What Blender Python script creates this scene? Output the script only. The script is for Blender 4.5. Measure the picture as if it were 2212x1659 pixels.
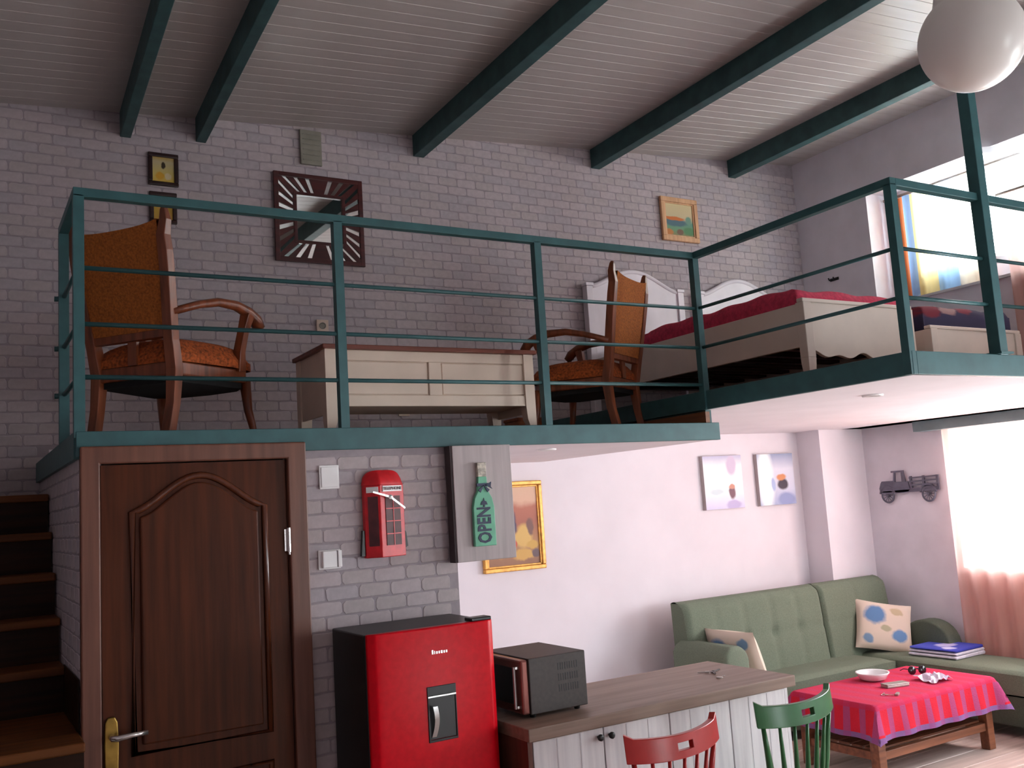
import bpy, math, random
from mathutils import Vector, Matrix, Euler
random.seed(7)
scn = bpy.context.scene
for o in list(bpy.data.objects): bpy.data.objects.remove(o)
COL = scn.collection
PI = math.pi
sin, cos = math.sin, math.cos

# ------------------------------------------------------------------ camera
YAW, PITCH, ROLL, FPX = 0.540659, 0.124549, -0.0626585, 2048.94
CAM = Vector((0, 0, 1.80))
fw = Vector((sin(YAW)*cos(PITCH), cos(YAW)*cos(PITCH), sin(PITCH)))
r0 = Vector((cos(YAW), -sin(YAW), 0)); u0 = r0.cross(fw)
rt = cos(ROLL)*r0 + sin(ROLL)*u0; up = -sin(ROLL)*r0 + cos(ROLL)*u0
cd = bpy.data.cameras.new('camera'); cam = bpy.data.objects.new('camera', cd); COL.objects.link(cam)
m = Matrix.Identity(4)
for i in range(3):
    m[i][0] = rt[i]; m[i][1] = up[i]; m[i][2] = -fw[i]; m[i][3] = CAM[i]
cam.matrix_world = m
cd.sensor_fit = 'HORIZONTAL'; cd.sensor_width = 36; cd.lens = FPX*36/2212; cd.clip_start = 0.02
scn.camera = cam

# ------------------------------------------------------------------ world, light, exposure
w = bpy.data.worlds.new('overcast_sky'); scn.world = w; w.use_nodes = True
wn = w.node_tree; bg = wn.nodes['Background']
tc = wn.nodes.new('ShaderNodeTexCoord'); sep = wn.nodes.new('ShaderNodeSeparateXYZ'); rp = wn.nodes.new('ShaderNodeValToRGB')
wn.links.new(tc.outputs['Generated'], sep.inputs[0]); wn.links.new(sep.outputs['Z'], rp.inputs[0])
rp.color_ramp.elements[0].position = 0.0; rp.color_ramp.elements[0].color = (.90, .92, .96, 1)
rp.color_ramp.elements[1].position = 0.6; rp.color_ramp.elements[1].color = (.82, .89, 1.0, 1)
wn.links.new(rp.outputs[0], bg.inputs[0]); bg.inputs[1].default_value = 20.0
scn.view_settings.view_transform = 'Standard'; scn.view_settings.look = 'None'
scn.view_settings.gamma = 1; scn.view_settings.use_curve_mapping = False
scn.view_settings.exposure = 0.25

def portal(name, loc, rot, sx, sy):
    l = bpy.data.lights.new(name, 'AREA'); l.shape = 'RECTANGLE'; l.size = sx; l.size_y = sy; l.cycles.is_portal = True
    o = bpy.data.objects.new(name, l); COL.objects.link(o); o.location = loc; o.rotation_euler = rot
portal('window_portal', (6.97, 3.8, 3.7), (0, PI/2, 0), 1.0, 2.5)
portal('window_portal', (7.08, 3.01, 1.64), (0, PI/2, 0), 1.12, 3.42)
portal('window_portal', (7.08, -.2, 1.55), (0, PI/2, 0), 1.3, 1.6)
portal('window_portal', (4.8, -3.12, 1.25), (-PI/2, 0, 0), .8, 2.1)

# ------------------------------------------------------------------ materials
def lin(c):
    return tuple(((v/255)/12.92 if v/255 <= .04045 else ((v/255+.055)/1.055)**2.4) for v in c) + (1,)
class N:
    def __init__(s, name):
        s.m = bpy.data.materials.new(name); s.m.use_nodes = True; s.t = s.m.node_tree; s.b = s.t.nodes['Principled BSDF']
    def n(s, k): return s.t.nodes.new('ShaderNode'+k)
    def l(s, a, b): s.t.links.new(a, b)
    def math(s, op, a, b=None, c=None):
        n = s.n('Math'); n.operation = op
        for i, v in enumerate((a, b, c)):
            if v is None: continue
            if isinstance(v, (int, float)): n.inputs[i].default_value = v
            else: s.l(v, n.inputs[i])
        return n.outputs[0]
    def mix(s, f, a, b):
        n = s.n('Mix'); n.data_type = 'RGBA'
        for sock, v in ((n.inputs[0], f), (n.inputs[6], a), (n.inputs[7], b)):
            if isinstance(v, (int, float)): sock.default_value = v
            elif isinstance(v, tuple): sock.default_value = v
            else: s.l(v, sock)
        return n.outputs[2]
    def noise(s, scale, vec=None, detail=3):
        n = s.n('TexNoise'); n.inputs['Scale'].default_value = scale; n.inputs['Detail'].default_value = detail
        if vec is not None: s.l(vec, n.inputs['Vector'])
        return n.outputs['Fac']
    def coords(s, k='Object'): return s.n('TexCoord').outputs[k]
    def mapped(s, scale, k='Object'):
        mp = s.n('Mapping'); mp.inputs['Scale'].default_value = scale; s.l(s.coords(k), mp.inputs['Vector']); return mp.outputs[0]
    def bump(s, h, strength=.2, dist=.01):
        b = s.n('Bump'); b.inputs['Strength'].default_value = strength; b.inputs['Distance'].default_value = dist
        s.l(h, b.inputs['Height']); s.l(b.outputs[0], s.b.inputs['Normal'])
def mat(name, c, rough=.6, var=.12, scale=8, metal=0, bump=0, stretch=None, spec=.5, c2=None):
    """plain procedural material: noise varied colour, optional stretched grain"""
    M = N(name); a = lin(c)
    v = M.mapped(stretch) if stretch else M.coords()
    f = M.noise(scale, v)
    d = lin(c2) if c2 else tuple(x*(1-var*2.2) for x in a[:3])+(1,)
    e = a if c2 else tuple(min(1, x*(1+var)) for x in a[:3])+(1,)
    r = M.n('ValToRGB'); r.color_ramp.elements[0].position = .3; r.color_ramp.elements[1].position = .7
    r.color_ramp.elements[0].color = d; r.color_ramp.elements[1].color = e
    M.l(f, r.inputs[0]); M.l(r.outputs[0], M.b.inputs['Base Color'])
    M.b.inputs['Roughness'].default_value = rough; M.b.inputs['Metallic'].default_value = metal
    M.b.inputs['Specular IOR Level'].default_value = spec
    if bump: M.bump(f, bump)
    return M.m
def wood(name, c, c2, rough=.5, axis='x', scale=6, bump=.1):
    st = {'x': (.35, 6, 6), 'y': (6, .35, 6), 'z': (6, 6, .35)}[axis]
    return mat(name, c, rough, c2=c2, scale=scale, stretch=st, bump=bump)
def print_mat(name, ramp, blobs=(), axis='z', noise=.12, nscale=5, rough=.6, uaxis='x'):
    """a flat print: colour bands plus soft blobs, in the object's own 0..1 box"""
    M = N(name); g = M.coords('Generated'); sp = M.n('SeparateXYZ'); M.l(g, sp.inputs[0])
    nz = M.n('TexNoise'); nz.inputs['Scale'].default_value = nscale; nz.inputs['Detail'].default_value = 4; M.l(g, nz.inputs['Vector'])
    sc = M.n('SeparateColor'); M.l(nz.outputs['Color'], sc.inputs[0])
    U = M.math('ADD', sp.outputs[uaxis.upper()], M.math('MULTIPLY', M.math('SUBTRACT', sc.outputs[0], .5), noise))
    V = M.math('ADD', sp.outputs[axis.upper()], M.math('MULTIPLY', M.math('SUBTRACT', sc.outputs[1], .5), noise))
    r = M.n('ValToRGB'); els = r.color_ramp.elements
    while len(els) < len(ramp): els.new(.5)
    for e, (p, c) in zip(els, ramp): e.position = p; e.color = lin(c)
    M.l(V, r.inputs[0]); col = r.outputs[0]
    for (u, v, ru, rv, c) in blobs:
        du = M.math('DIVIDE', M.math('SUBTRACT', U, u), ru); dv = M.math('DIVIDE', M.math('SUBTRACT', V, v), rv)
        d = M.math('SQRT', M.math('ADD', M.math('MULTIPLY', du, du), M.math('MULTIPLY', dv, dv)))
        mr = M.n('MapRange'); mr.inputs[1].default_value = .75; mr.inputs[2].default_value = 1.1; mr.inputs[3].default_value = 1; mr.inputs[4].default_value = 0
        M.l(d, mr.inputs[0]); col = M.mix(mr.outputs[0], col, lin(c))
    M.l(col, M.b.inputs['Base Color']); M.b.inputs['Roughness'].default_value = rough
    return M.m
def sheer(name, c, trans=.35, stripes=None):
    """thin curtain cloth that lets the daylight through"""
    M = N(name); t = M.t; out = t.nodes['Material Output']; t.nodes.remove(M.b)
    f = M.noise(60, M.mapped((1, 1, .1)))
    col = M.mix(M.math('MULTIPLY', f, .3), lin(c), tuple(x*.75 for x in lin(c)[:3])+(1,))
    if stripes:
        sp = M.n('SeparateXYZ'); M.l(M.coords(), sp.inputs[0])
        r = M.n('ValToRGB'); r.color_ramp.interpolation = 'CONSTANT'; els = r.color_ramp.elements
        while len(els) < len(stripes): els.new(.5)
        for e, (p, cc) in zip(els, stripes): e.position = p; e.color = lin(cc)
        M.l(M.math('DIVIDE', M.math('SUBTRACT', .44, sp.outputs['Y']), .88), r.inputs[0]); col = M.mix(M.math('MULTIPLY', f, .1), r.outputs[0], (1, 1, 1, 1))
    d = M.n('BsdfDiffuse'); tl = M.n('BsdfTranslucent'); tp = M.n('BsdfTransparent')
    M.l(col, d.inputs[0]); M.l(col, tl.inputs[0]); M.l(col, tp.inputs[0])
    a = M.n('MixShader'); a.inputs[0].default_value = .55; M.l(d.outputs[0], a.inputs[1]); M.l(tl.outputs[0], a.inputs[2])
    b = M.n('MixShader'); b.inputs[0].default_value = trans; M.l(a.outputs[0], b.inputs[1]); M.l(tp.outputs[0], b.inputs[2])
    M.l(b.outputs[0], out.inputs[0]); return M.m
def glass_mat():
    M = N('window_glass'); t = M.t; out = t.nodes['Material Output']; t.nodes.remove(M.b)
    tp = M.n('BsdfTransparent'); gl = M.n('BsdfGlossy'); gl.inputs['Roughness'].default_value = .03
    f = M.noise(3); tp.inputs[0].default_value = (.95, .97, .96, 1)
    mx = M.n('MixShader'); M.l(M.math('ADD', .05, M.math('MULTIPLY', f, .03)), mx.inputs[0])
    M.l(tp.outputs[0], mx.inputs[1]); M.l(gl.outputs[0], mx.inputs[2]); M.l(mx.outputs[0], out.inputs[0]); return M.m

M_TEAL = mat('teal_paint', (52, 98, 101), .45, .08, 12)
M_TEALB = mat('teal_beam_paint', (54, 90, 92), .6, .12, 10)
M_WHITE = mat('white_plaster', (236, 230, 236), .9, .02, 3, bump=.03)
M_SOFFIT = mat('white_ceiling_paint', (238, 232, 236), .9, .02, 3)
M_LILAC = mat('lilac_plaster', (226, 222, 230), .9, .04, 4, bump=.03)
M_MORTAR = mat('grey_joint', (163, 153, 158), .95, .06, 20)
M_BRICKS = [mat('white_brick_%s' % n, c, .85, .05, 30, bump=.06) for n, c in (('pale', (190, 178, 181)), ('warm', (185, 174, 175)), ('cool', (181, 172, 177)))]
M_CEIL = mat('ceiling_plank_white', (186, 178, 174), .38, .03, 4, stretch=(.2, 5, 5))
M_DOOR = wood('door_walnut', (88, 42, 20), (62, 28, 13), .45, 'z', 5)
M_DOOR.node_tree.nodes['Principled BSDF'].inputs['Specular IOR Level'].default_value = .18
M_MOULD = wood('door_moulding', (96, 48, 28), (70, 34, 18), .2, 'z', 5)
M_CASE = wood('casing_walnut', (122, 76, 58), (96, 56, 42), .42, 'z', 5)
M_STAIR = wood('dark_stair_wood', (52, 28, 14), (28, 15, 8), .5, 'x', 5)
M_STAIR.node_tree.nodes['Principled BSDF'].inputs['Specular IOR Level'].default_value = .15
M_TREAD = wood('stair_tread_wood', (112, 64, 28), (76, 42, 18), .5, 'x', 5)
M_TREAD.node_tree.nodes['Principled BSDF'].inputs['Specular IOR Level'].default_value = .2
M_LOFTW = wood('loft_floor_wood', (140, 88, 52), (104, 62, 36), .5, 'y', 5)
M_FLOOR = wood('floor_laminate', (226, 202, 190), (190, 164, 152), .4, 'x', 4)
M_FLOOR2 = wood('floor_laminate_pale', (236, 214, 204), (204, 178, 166), .4, 'x', 4)
M_PLINTH = mat('floor_base', (110, 90, 80), .8)
M_BLACK = mat('black_plastic', (22, 21, 22), .35, .1)
M_BLACKM = mat('black_side_panel', (30, 29, 30), .45, .1, 20)
M_RED = mat('red_fridge_enamel', (214, 6, 28), .3, .05, 40, spec=.12)
M_SILVER = mat('brushed_silver', (205, 205, 205), .25, .05, 20, metal=.9)
M_BRASS = mat('aged_brass', (170, 140, 70), .3, .15, 20, metal=.85)
M_STEEL = mat('hinge_steel', (225, 222, 220), .2, .05, metal=.9)
M_WPLAST = mat('white_plastic', (246, 244, 244), .4, .03)
M_CREAM = mat('cream_paint', (222, 202, 184), .5, .03, 6)
M_BEDW = mat('white_bed_paint', (226, 214, 202), .45, .03, 6)
M_HEADW = mat('white_headboard_paint', (236, 230, 236), .45, .03, 6)
M_CHTOP = wood('chest_lid_wood', (130, 62, 42), (96, 42, 28), .4, 'x', 5)
M_CHWOOD = wood('armchair_wood', (146, 78, 48), (98, 48, 26), .32, 'z', 5)
M_UPH = mat('orange_upholstery', (176, 98, 34), .9, .18, 90, bump=.3)
M_UPHS = mat('rust_seat_fabric', (176, 84, 30), .9, .3, 70, bump=.3)
M_WEB = mat('black_webbing', (20, 18, 18), .9)
M_DFRAME = mat('dark_brown_frame', (46, 20, 18), .4, .2, 15)
M_MFRAME = wood('mahogany_mirror_frame', (84, 28, 26), (52, 16, 16), .35, 'x', 5)
M_GOLD = mat('gilt_frame', (232, 170, 84), .35, .15, 30, metal=.35)
M_LTWOOD = wood('pale_frame_wood', (226, 178, 134), (196, 146, 104), .5, 'z', 5)
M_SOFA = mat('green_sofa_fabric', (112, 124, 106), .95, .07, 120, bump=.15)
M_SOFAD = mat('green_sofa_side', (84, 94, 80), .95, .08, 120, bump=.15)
M_BUTTON = mat('sofa_button', (72, 84, 66), .9)
M_TABLEW = wood('coffee_table_wood', (150, 92, 62), (104, 60, 40), .45, 'x', 5)
M_WORK = wood('worktop_oak', (150, 124, 108), (118, 94, 80), .45, 'x', 5)
M_CABW = wood('white_washed_wood', (232, 228, 228), (214, 210, 212), .5, 'z', 6)
M_GROOVE = mat('cabinet_groove', (206, 202, 204), .6, .03)
M_CABS = wood('cabinet_brown_side', (112, 70, 58), (84, 50, 42), .3, 'z', 5)
M_MWAVE = mat('microwave_casing', (58, 48, 44), .5, .1, 60)
M_MDOOR = mat('microwave_copper_door', (150, 92, 84), .25, .1, 8, metal=.5)
M_CRED = mat('red_chair_paint', (172, 34, 30), .3, .08, 10)
M_CGRN = mat('green_chair_paint', (44, 104, 56), .3, .08, 10)
M_PINK = mat('pink_bedspread_cloth', (206, 62, 92), .95, .12, 40, bump=.3)
M_NAVY = print_mat('navy_blanket_cloth', [(0, (40, 40, 66)), (.5, (52, 50, 80)), (1, (38, 36, 60))], [(.1, .7, .12, .3, (120, 40, 56)), (.3, .75, .1, .2, (150, 120, 120)), (.48, .8, .08, .18, (120, 44, 60))], 'z', .2, 6, .95)
M_PILLW = mat('white_linen', (226, 206, 216), .95, .05, 20, bump=.2)
M_TRUCK = mat('grey_metal', (104, 102, 118), .55, .1, 15, metal=.2)
M_GLOBE = mat('opal_glass', (244, 240, 234), .3, .02, 3)
M_CORD = mat('grey_cord', (120, 118, 116), .6)
M_MIRROR = mat('mirror_silver', (235, 235, 232), .02, .005, 3, metal=1)
M_MINT = mat('mint_paint', (112, 186, 152), .55, .06, 20)
M_INK = mat('blue_grey_ink', (54, 62, 88), .6, .1)
M_BOARD = wood('grey_wood_board', (190, 178, 178), (172, 160, 160), .6, 'z', 6)
M_PHONE = mat('red_tin', (214, 22, 34), .35, .08, 30)
M_PHONED = mat('dark_window_print', (92, 40, 44), .5, .25, 14)
M_GREYG = mat('grey_green_vent', (146, 142, 130), .6, .1)
M_GLASS = glass_mat()
M_FRAMEW = mat('white_window_frame', (222, 222, 224), .35, .02)
M_CERAM = mat('white_ceramic', (240, 238, 238), .2, .02)
M_TIN = mat('dull_tin', (178, 168, 160), .35, .1, metal=.4)
M_DARKGL = mat('dark_lens', (40, 22, 26), .1, .1)
M_PLBAG = mat('clear_wrap', (214, 200, 220), .25, .06)
M_BOXW = wood('orange_box_wood', (156, 84, 34), (122, 60, 24), .5, 'x', 5)
M_PELM = mat('pelmet_paint', (120, 138, 142), .5, .06)
M_CURT = sheer('pink_sheer_curtain', (244, 204, 192), .40)
M_STRIPE = sheer('striped_sheer_curtain', (255, 255, 255), .3, [(0, (226, 130, 70)), (.17, (150, 190, 240)), (.24, (244, 224, 160)), (.44, (170, 205, 235)), (.64, (244, 234, 212)), (.85, (244, 214, 200))])
M_CUSH = print_mat('cream_and_blue_print', [(0, (224, 208, 190)), (1, (216, 200, 184))], [(.32, .68, .2, .2, (96, 134, 178)), (.74, .3, .15, .13, (104, 142, 186)), (.2, .2, .1, .1, (120, 150, 180)), (.7, .78, .12, .08, (190, 172, 140)), (.5, .42, .1, .06, (176, 170, 140))], 'y', .1, 7, .9)
def cloth_mat():
    """crimson cloth: red blocks between lilac stripes, stripes run down each hanging side"""
    M = N('crimson_woven_cloth'); sp = M.n('SeparateXYZ'); M.l(M.coords(), sp.inputs[0])
    f = M.math('FRACT', M.math('DIVIDE', M.math('ADD', sp.outputs['X'], 9), .118))
    g = M.math('FRACT', M.math('DIVIDE', M.math('ADD', sp.outputs['Y'], 9), .118))
    sf = M.math('LESS_THAN', f, .42); sg = M.math('LESS_THAN', g, .42)
    side = M.math('GREATER_THAN', M.math('ABSOLUTE', sp.outputs['X']), .592)
    st = M.math('ADD', M.math('MULTIPLY', side, sg), M.math('MULTIPLY', M.math('SUBTRACT', 1, side), sf))
    hang = M.math('LESS_THAN', sp.outputs['Z'], -.03)
    k = M.math('ADD', .22, M.math('MULTIPLY', hang, .6))
    base = M.mix(hang, lin((208, 34, 78)), lin((218, 22, 50)))
    c = M.mix(M.math('MULTIPLY', st, k), base, lin((168, 74, 126)))
    hem = M.math('LESS_THAN', sp.outputs['Z'], -.172)
    c = M.mix(M.math('MULTIPLY', hem, .85), c, M.mix(st, lin((108, 104, 160)), lin((140, 84, 140))))
    nz = M.noise(80); c = M.mix(M.math('MULTIPLY', nz, .25), c, lin((120, 12, 40)))
    M.l(c, M.b.inputs['Base Color']); M.b.inputs['Roughness'].default_value = .95; M.bump(nz, .3); return M.m
M_CLOTH = cloth_mat()
M_TOWEL = print_mat('blue_and_white_towel', [(0, (60, 70, 180)), (1, (70, 84, 190))], [(.5, .5, .26, .2, (186, 186, 232)), (.8, .75, .14, .14, (170, 176, 230)), (.2, .25, .14, .14, (200, 204, 238))], 'y', .15, 6, .9)
M_TOWELW = mat('white_towel_edge', (222, 220, 234), .95, .06, 40, bump=.2)
M_P1 = print_mat('pale_portrait_print', [(0, (222, 184, 70)), (.35, (210, 190, 110)), (.8, (196, 182, 140)), (1, (190, 150, 60))], [(.5, .66, .1, .13, (60, 48, 30)), (.35, .25, .2, .16, (214, 160, 40)), (.7, .25, .16, .14, (220, 204, 160))])
M_P2 = print_mat('ochre_print', [(0, (196, 150, 60)), (1, (190, 170, 60))], [(.45, .55, .25, .25, (206, 160, 70)), (.55, .75, .15, .12, (180, 110, 40))])
M_BOAT = print_mat('boat_print', [(0, (150, 120, 70)), (.2, (110, 150, 110)), (.42, (96, 150, 128)), (.52, (206, 188, 150)), (1, (216, 198, 150))],
    [(.35, .42, .42, .12, (74, 106, 116)), (.32, .53, .38, .055, (206, 110, 44)), (.8, .5, .1, .12, (110, 150, 130)), (.12, .14, .16, .1, (190, 120, 60)), (.5, .16, .12, .08, (120, 90, 70)), (.8, .2, .2, .12, (84, 136, 90))], 'z', .07)
M_HAY = print_mat('harvest_print', [(0, (150, 110, 90)), (.3, (186, 140, 100)), (.55, (176, 110, 92)), (.72, (190, 120, 100)), (.8, (226, 186, 160)), (1, (226, 190, 160))],
    [(.68, .36, .17, .16, (222, 184, 110)), (.68, .14, .2, .07, (214, 170, 96)), (.85, .26, .12, .06, (210, 168, 90)), (.5, .55, .08, .14, (90, 84, 110)), (.5, .28, .06, .06, (196, 90, 70)), (.82, .48, .07, .1, (130, 96, 90)), (.9, .15, .08, .06, (116, 96, 100)), (.25, .3, .18, .18, (200, 160, 90))], 'z', .12)
M_CV1 = print_mat('blurred_white_print', [(0, (214, 210, 240)), (.3, (240, 246, 250)), (.8, (250, 252, 252)), (1, (196, 196, 224))],
    [(.72, .82, .14, .2, (214, 200, 224)), (.7, .3, .09, .14, (126, 90, 104)), (.7, .41, .08, .05, (206, 150, 130)), (.72, .06, .2, .1, (190, 180, 220)), (.3, .32, .18, .05, (214, 230, 236))], 'z', .08)
M_CV2 = print_mat('grey_blue_print', [(0, (168, 180, 214)), (.3, (214, 218, 238)), (.7, (226, 228, 242)), (1, (150, 164, 196))],
    [(.2, .5, .24, .7, (238, 250, 252)), (.66, .4, .16, .12, (70, 62, 76)), (.64, .54, .14, .07, (222, 150, 104)), (.4, .4, .06, .14, (176, 194, 232)), (.74, .1, .26, .14, (150, 162, 206))], 'z', .06)

# ------------------------------------------------------------------ mesh helpers
class MB:
    def __init__(s): s.v = []; s.f = []
    def add(s, vs, fs):
        b = len(s.v); s.v += [tuple(p) for p in vs]; s.f += [tuple(b+i for i in f) for f in fs]; return s
    def box(s, x0, x1, y0, y1, z0, z1):
        vs = [(x, y, z) for x in (x0, x1) for y in (y0, y1) for z in (z0, z1)]
        return s.add(vs, [(0, 1, 3, 2), (4, 6, 7, 5), (0, 4, 5, 1), (2, 3, 7, 6), (0, 2, 6, 4), (1, 5, 7, 3)])
    def obox(s, c, size, rot=(0, 0, 0)):
        R = Euler(rot).to_matrix(); c = Vector(c)
        b = MB().box(*[k for d in size for k in (-d/2, d/2)])
        return s.add([c + R @ Vector(p) for p in b.v], b.f)
    def prism(s, poly, a, b, plane='xz'):
        """extrude a 2D outline between a and b on the remaining axis"""
        n = len(poly)
        def P(p, d): return {'xz': (p[0], d, p[1]), 'yz': (d, p[0], p[1]), 'xy': (p[0], p[1], d)}[plane]
        vs = [P(p, a) for p in poly] + [P(p, b) for p in poly]
        fs = [tuple(range(n)), tuple(range(2*n-1, n-1, -1))] + [(i, i+n, (i+1) % n+n, (i+1) % n) for i in range(n)]
        return s.add(vs, fs)
    def tube(s, pts, rad, n=8, square=False, closed=False):
        pts = [Vector(p) for p in pts]; k = len(pts)
        if not isinstance(rad, (list, tuple)): rad = [rad]*k
        base = len(s.v); ref = None
        for i, p in enumerate(pts):
            if closed: d = (pts[(i+1) % k]-pts[i-1]).normalized()
            else: d = (pts[min(i+1, k-1)]-pts[max(i-1, 0)]).normalized()
            if ref is None:
                ref = Vector((0, 0, 1)) if abs(d.z) < .9 else Vector((0, 1, 0))
            a = (ref - d*ref.dot(d)).normalized(); b = d.cross(a); ref = a
            for j in range(n):
                t = 2*PI*(j+(.5 if square else 0))/n
                s.v.append(tuple(p + (a*cos(t)+b*sin(t))*rad[i]*(math.sqrt(2) if square and n == 4 else 1)))
        for i in range(k if closed else k-1):
            i2 = (i+1) % k
            for j in range(n):
                s.f.append((base+i*n+j, base+i*n+(j+1) % n, base+i2*n+(j+1) % n, base+i2*n+j))
        if not closed:
            s.f.append(tuple(base+j for j in range(n-1, -1, -1))); s.f.append(tuple(base+(k-1)*n+j for j in range(n)))
        return s
    def lathe(s, prof, c, n=32, cap=True):
        base = len(s.v)
        for r, z in prof:
            for j in range(n):
                t = 2*PI*j/n; s.v.append((c[0]+r*cos(t), c[1]+r*sin(t), c[2]+z))
        for i in range(len(prof)-1):
            for j in range(n): s.f.append((base+i*n+j, base+i*n+(j+1) % n, base+(i+1)*n+(j+1) % n, base+(i+1)*n+j))
        if cap:
            s.f.append(tuple(base+j for j in range(n-1, -1, -1))); s.f.append(tuple(base+(len(prof)-1)*n+j for j in range(n)))
        return s
    def grid(s, fn, nu, nv):
        base = len(s.v)
        for i in range(nu+1):
            for j in range(nv+1): s.v.append(tuple(fn(i/nu, j/nv)))
        for i in range(nu):
            for j in range(nv):
                a = base+i*(nv+1)+j; s.f.append((a, a+nv+1, a+nv+2, a+1))
        return s
    def pillow(s, sx, sy, sz, n=14, ex=.5):
        """soft cushion centred at the origin, thin at the edges"""
        def h(u, v): return sz/2*(max(0, 1-abs(u)**2.6)*max(0, 1-abs(v)**2.6))**ex
        def pt(u, v, sg):
            k = 1-.06*(abs(u*v))**.5*0 - .05*(1-abs(v)**2)*(abs(u) > .99) - .05*(1-abs(u)**2)*(abs(v) > .99)
            return (u*sx/2*k, v*sy/2*k, sg*h(u, v))
        s.grid(lambda a, b: pt(2*a-1, 2*b-1, 1), n, n); s.grid(lambda a, b: pt(1-2*a, 2*b-1, -1), n, n); return s
    def xf(s, M):
        s.v = [tuple(M @ Vector(p)) for p in s.v]; return s
    def mesh(s, name):
        me = bpy.data.meshes.new(name); me.from_pydata(s.v, [], s.f); me.update(); return me
    def build(s, name, mt, parent=None, smooth=False, bevel=0, base=None, seg=2):
        """link as ONE mesh object; vertices are given in world space and re-based on the parent / base point"""
        org = Vector((0, 0, 0))
        if parent is not None:
            p = parent
            while p is not None: org += Vector(p.get('_o', (0, 0, 0))); p = None if p.parent is None else p.parent
        if base is not None: org += Vector(base)
        if org.length > 0: s.v = [tuple(Vector(q)-org) for q in s.v]
        me = s.mesh(name); o = bpy.data.objects.new(name, me); COL.objects.link(o)
        if parent is not None: o.parent = parent
        if base is not None: o.location = base; o['_o'] = tuple(base)
        for mm in (mt if isinstance(mt, list) else [mt]): me.materials.append(mm)
        if smooth:
            for p in me.polygons: p.use_smooth = True
        if bevel:
            b = o.modifiers.new('bevel', 'BEVEL'); b.width = bevel; b.segments = seg; b.limit_method = 'ANGLE'; b.angle_limit = .6
            if seg > 2:
                for p in me.polygons: p.use_smooth = True
        return o
def tag(o, label, cat, group=None, kind=None):
    o['label'] = label; o['category'] = cat
    if group: o['group'] = group
    if kind: o['kind'] = kind
    return o
def thing(name, label, cat, loc, group=None, kind=None, rotz=0, local=False):
    o = bpy.data.objects.new(name, None); COL.objects.link(o); o.location = loc; o.rotation_euler = (0, 0, rotz)
    o.empty_display_size = .05
    if not local: o['_o'] = tuple(loc)
    return tag(o, label, cat, group, kind)
def B(*a): return MB().box(*a)
def struct(name, mb, mt, label, cat='wall', **k):
    return tag(mb.build(name, mt, **k), label, cat, kind='structure')
def copytree(o, parent=None):
    c = o.copy(); COL.objects.link(c)
    if parent is not None: c.parent = parent
    for ch in o.children: copytree(ch, c)
    return c

def zc(x): return 4.22 + .0745*(x-.3)         # ceiling height at x
XL, XR, XU = -1.0, 6.85, 6.60                  # left wall, lower right wall, upper right wall
YB, YF, YN = 5.80, 3.97, -3.0                  # back wall, door wall, near wall
ZS, ZL = 2.08, 2.17                            # underside and top of the loft slab
RS, RT = 2.25, 2.35                            # underside and top of the raised slab

# ------------------------------------------------------------------ floor with planks
fl = struct('floor', B(XL, XR, YN, YB, -.12, -.012), M_PLINTH, 'pale wood laminate floor of the living room', 'floor')
pm = {}
def plank_mesh(L, mt, key):
    if key not in pm:
        b = MB(); e = .003; wd = .19
        b.add([(0, 0, -.012), (L, 0, -.012), (L, wd, -.012), (0, wd, -.012), (0, 0, -e), (L, 0, -e), (L, wd, -e), (0, wd, -e), (e, e, 0), (L-e, e, 0), (L-e, wd-e, 0), (e, wd-e, 0)],
              [(3, 2, 1, 0), (0, 1, 5, 4), (1, 2, 6, 5), (2, 3, 7, 6), (3, 0, 4, 7), (4, 5, 9, 8), (5, 6, 10, 9), (6, 7, 11, 10), (7, 4, 8, 11), (8, 9, 10, 11)])
        me = b.mesh('plank'); me.materials.append(mt); pm[key] = me
    return pm[key]
y = YN; row = 0
while y < YB-.1:
    x = XL; first = True
    while x < XR-.02:
        L = 1.57 if not (first and row % 2) else .785
        L = min(L, XR-x); first = False
        mt = random.choice((M_FLOOR, M_FLOOR2))
        o = bpy.data.objects.new('floor_plank', plank_mesh(round(L-.002, 3), mt, (round(L, 3), mt.name))); COL.objects.link(o); o.parent = fl; o.location = (x, y, 0); x += L
    y += .192; row += 1

# ------------------------------------------------------------------ ceiling with planks, beams
cm = MB()
cm.add([(XL, YN, zc(XL)+.02), (XR+.4, YN, zc(XR+.4)+.02), (XR+.4, YB+.15, zc(XR+.4)+.02), (XL, YB+.15, zc(XL)+.02), (XL, YN, zc(XL)+.2), (XR+.4, YN, zc(XR+.4)+.2), (XR+.4, YB+.15, zc(XR+.4)+.2), (XL, YB+.15, zc(XL)+.2)],
       [(0, 1, 2, 3), (7, 6, 5, 4), (0, 4, 5, 1), (1, 5, 6, 2), (2, 6, 7, 3), (3, 7, 4, 0)])
ce = struct('ceiling', cm, mat('ceiling_joint', (160, 150, 144), .8), 'white plank ceiling sloping up to the right', 'ceiling')
b = MB(); x0, x1, wd, e = XL, XU, .0993, .0025
b.add([(x0, 0, zc(x0)+.02), (x1, 0, zc(x1)+.02), (x1, wd, zc(x1)+.02), (x0, wd, zc(x0)+.02), (x0, 0, zc(x0)+.004), (x1, 0, zc(x1)+.004), (x1, wd, zc(x1)+.004), (x0, wd, zc(x0)+.004),
       (x0, e, zc(x0)), (x1, e, zc(x1)), (x1, wd-e, zc(x1)), (x0, wd-e, zc(x0))],
      [(0, 1, 2, 3), (1, 0, 4, 5), (2, 1, 5, 6), (3, 2, 6, 7), (0, 3, 7, 4), (5, 4, 8, 9), (6, 5, 9, 10), (7, 6, 10, 11), (4, 7, 11, 8), (11, 10, 9, 8)])
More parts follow.
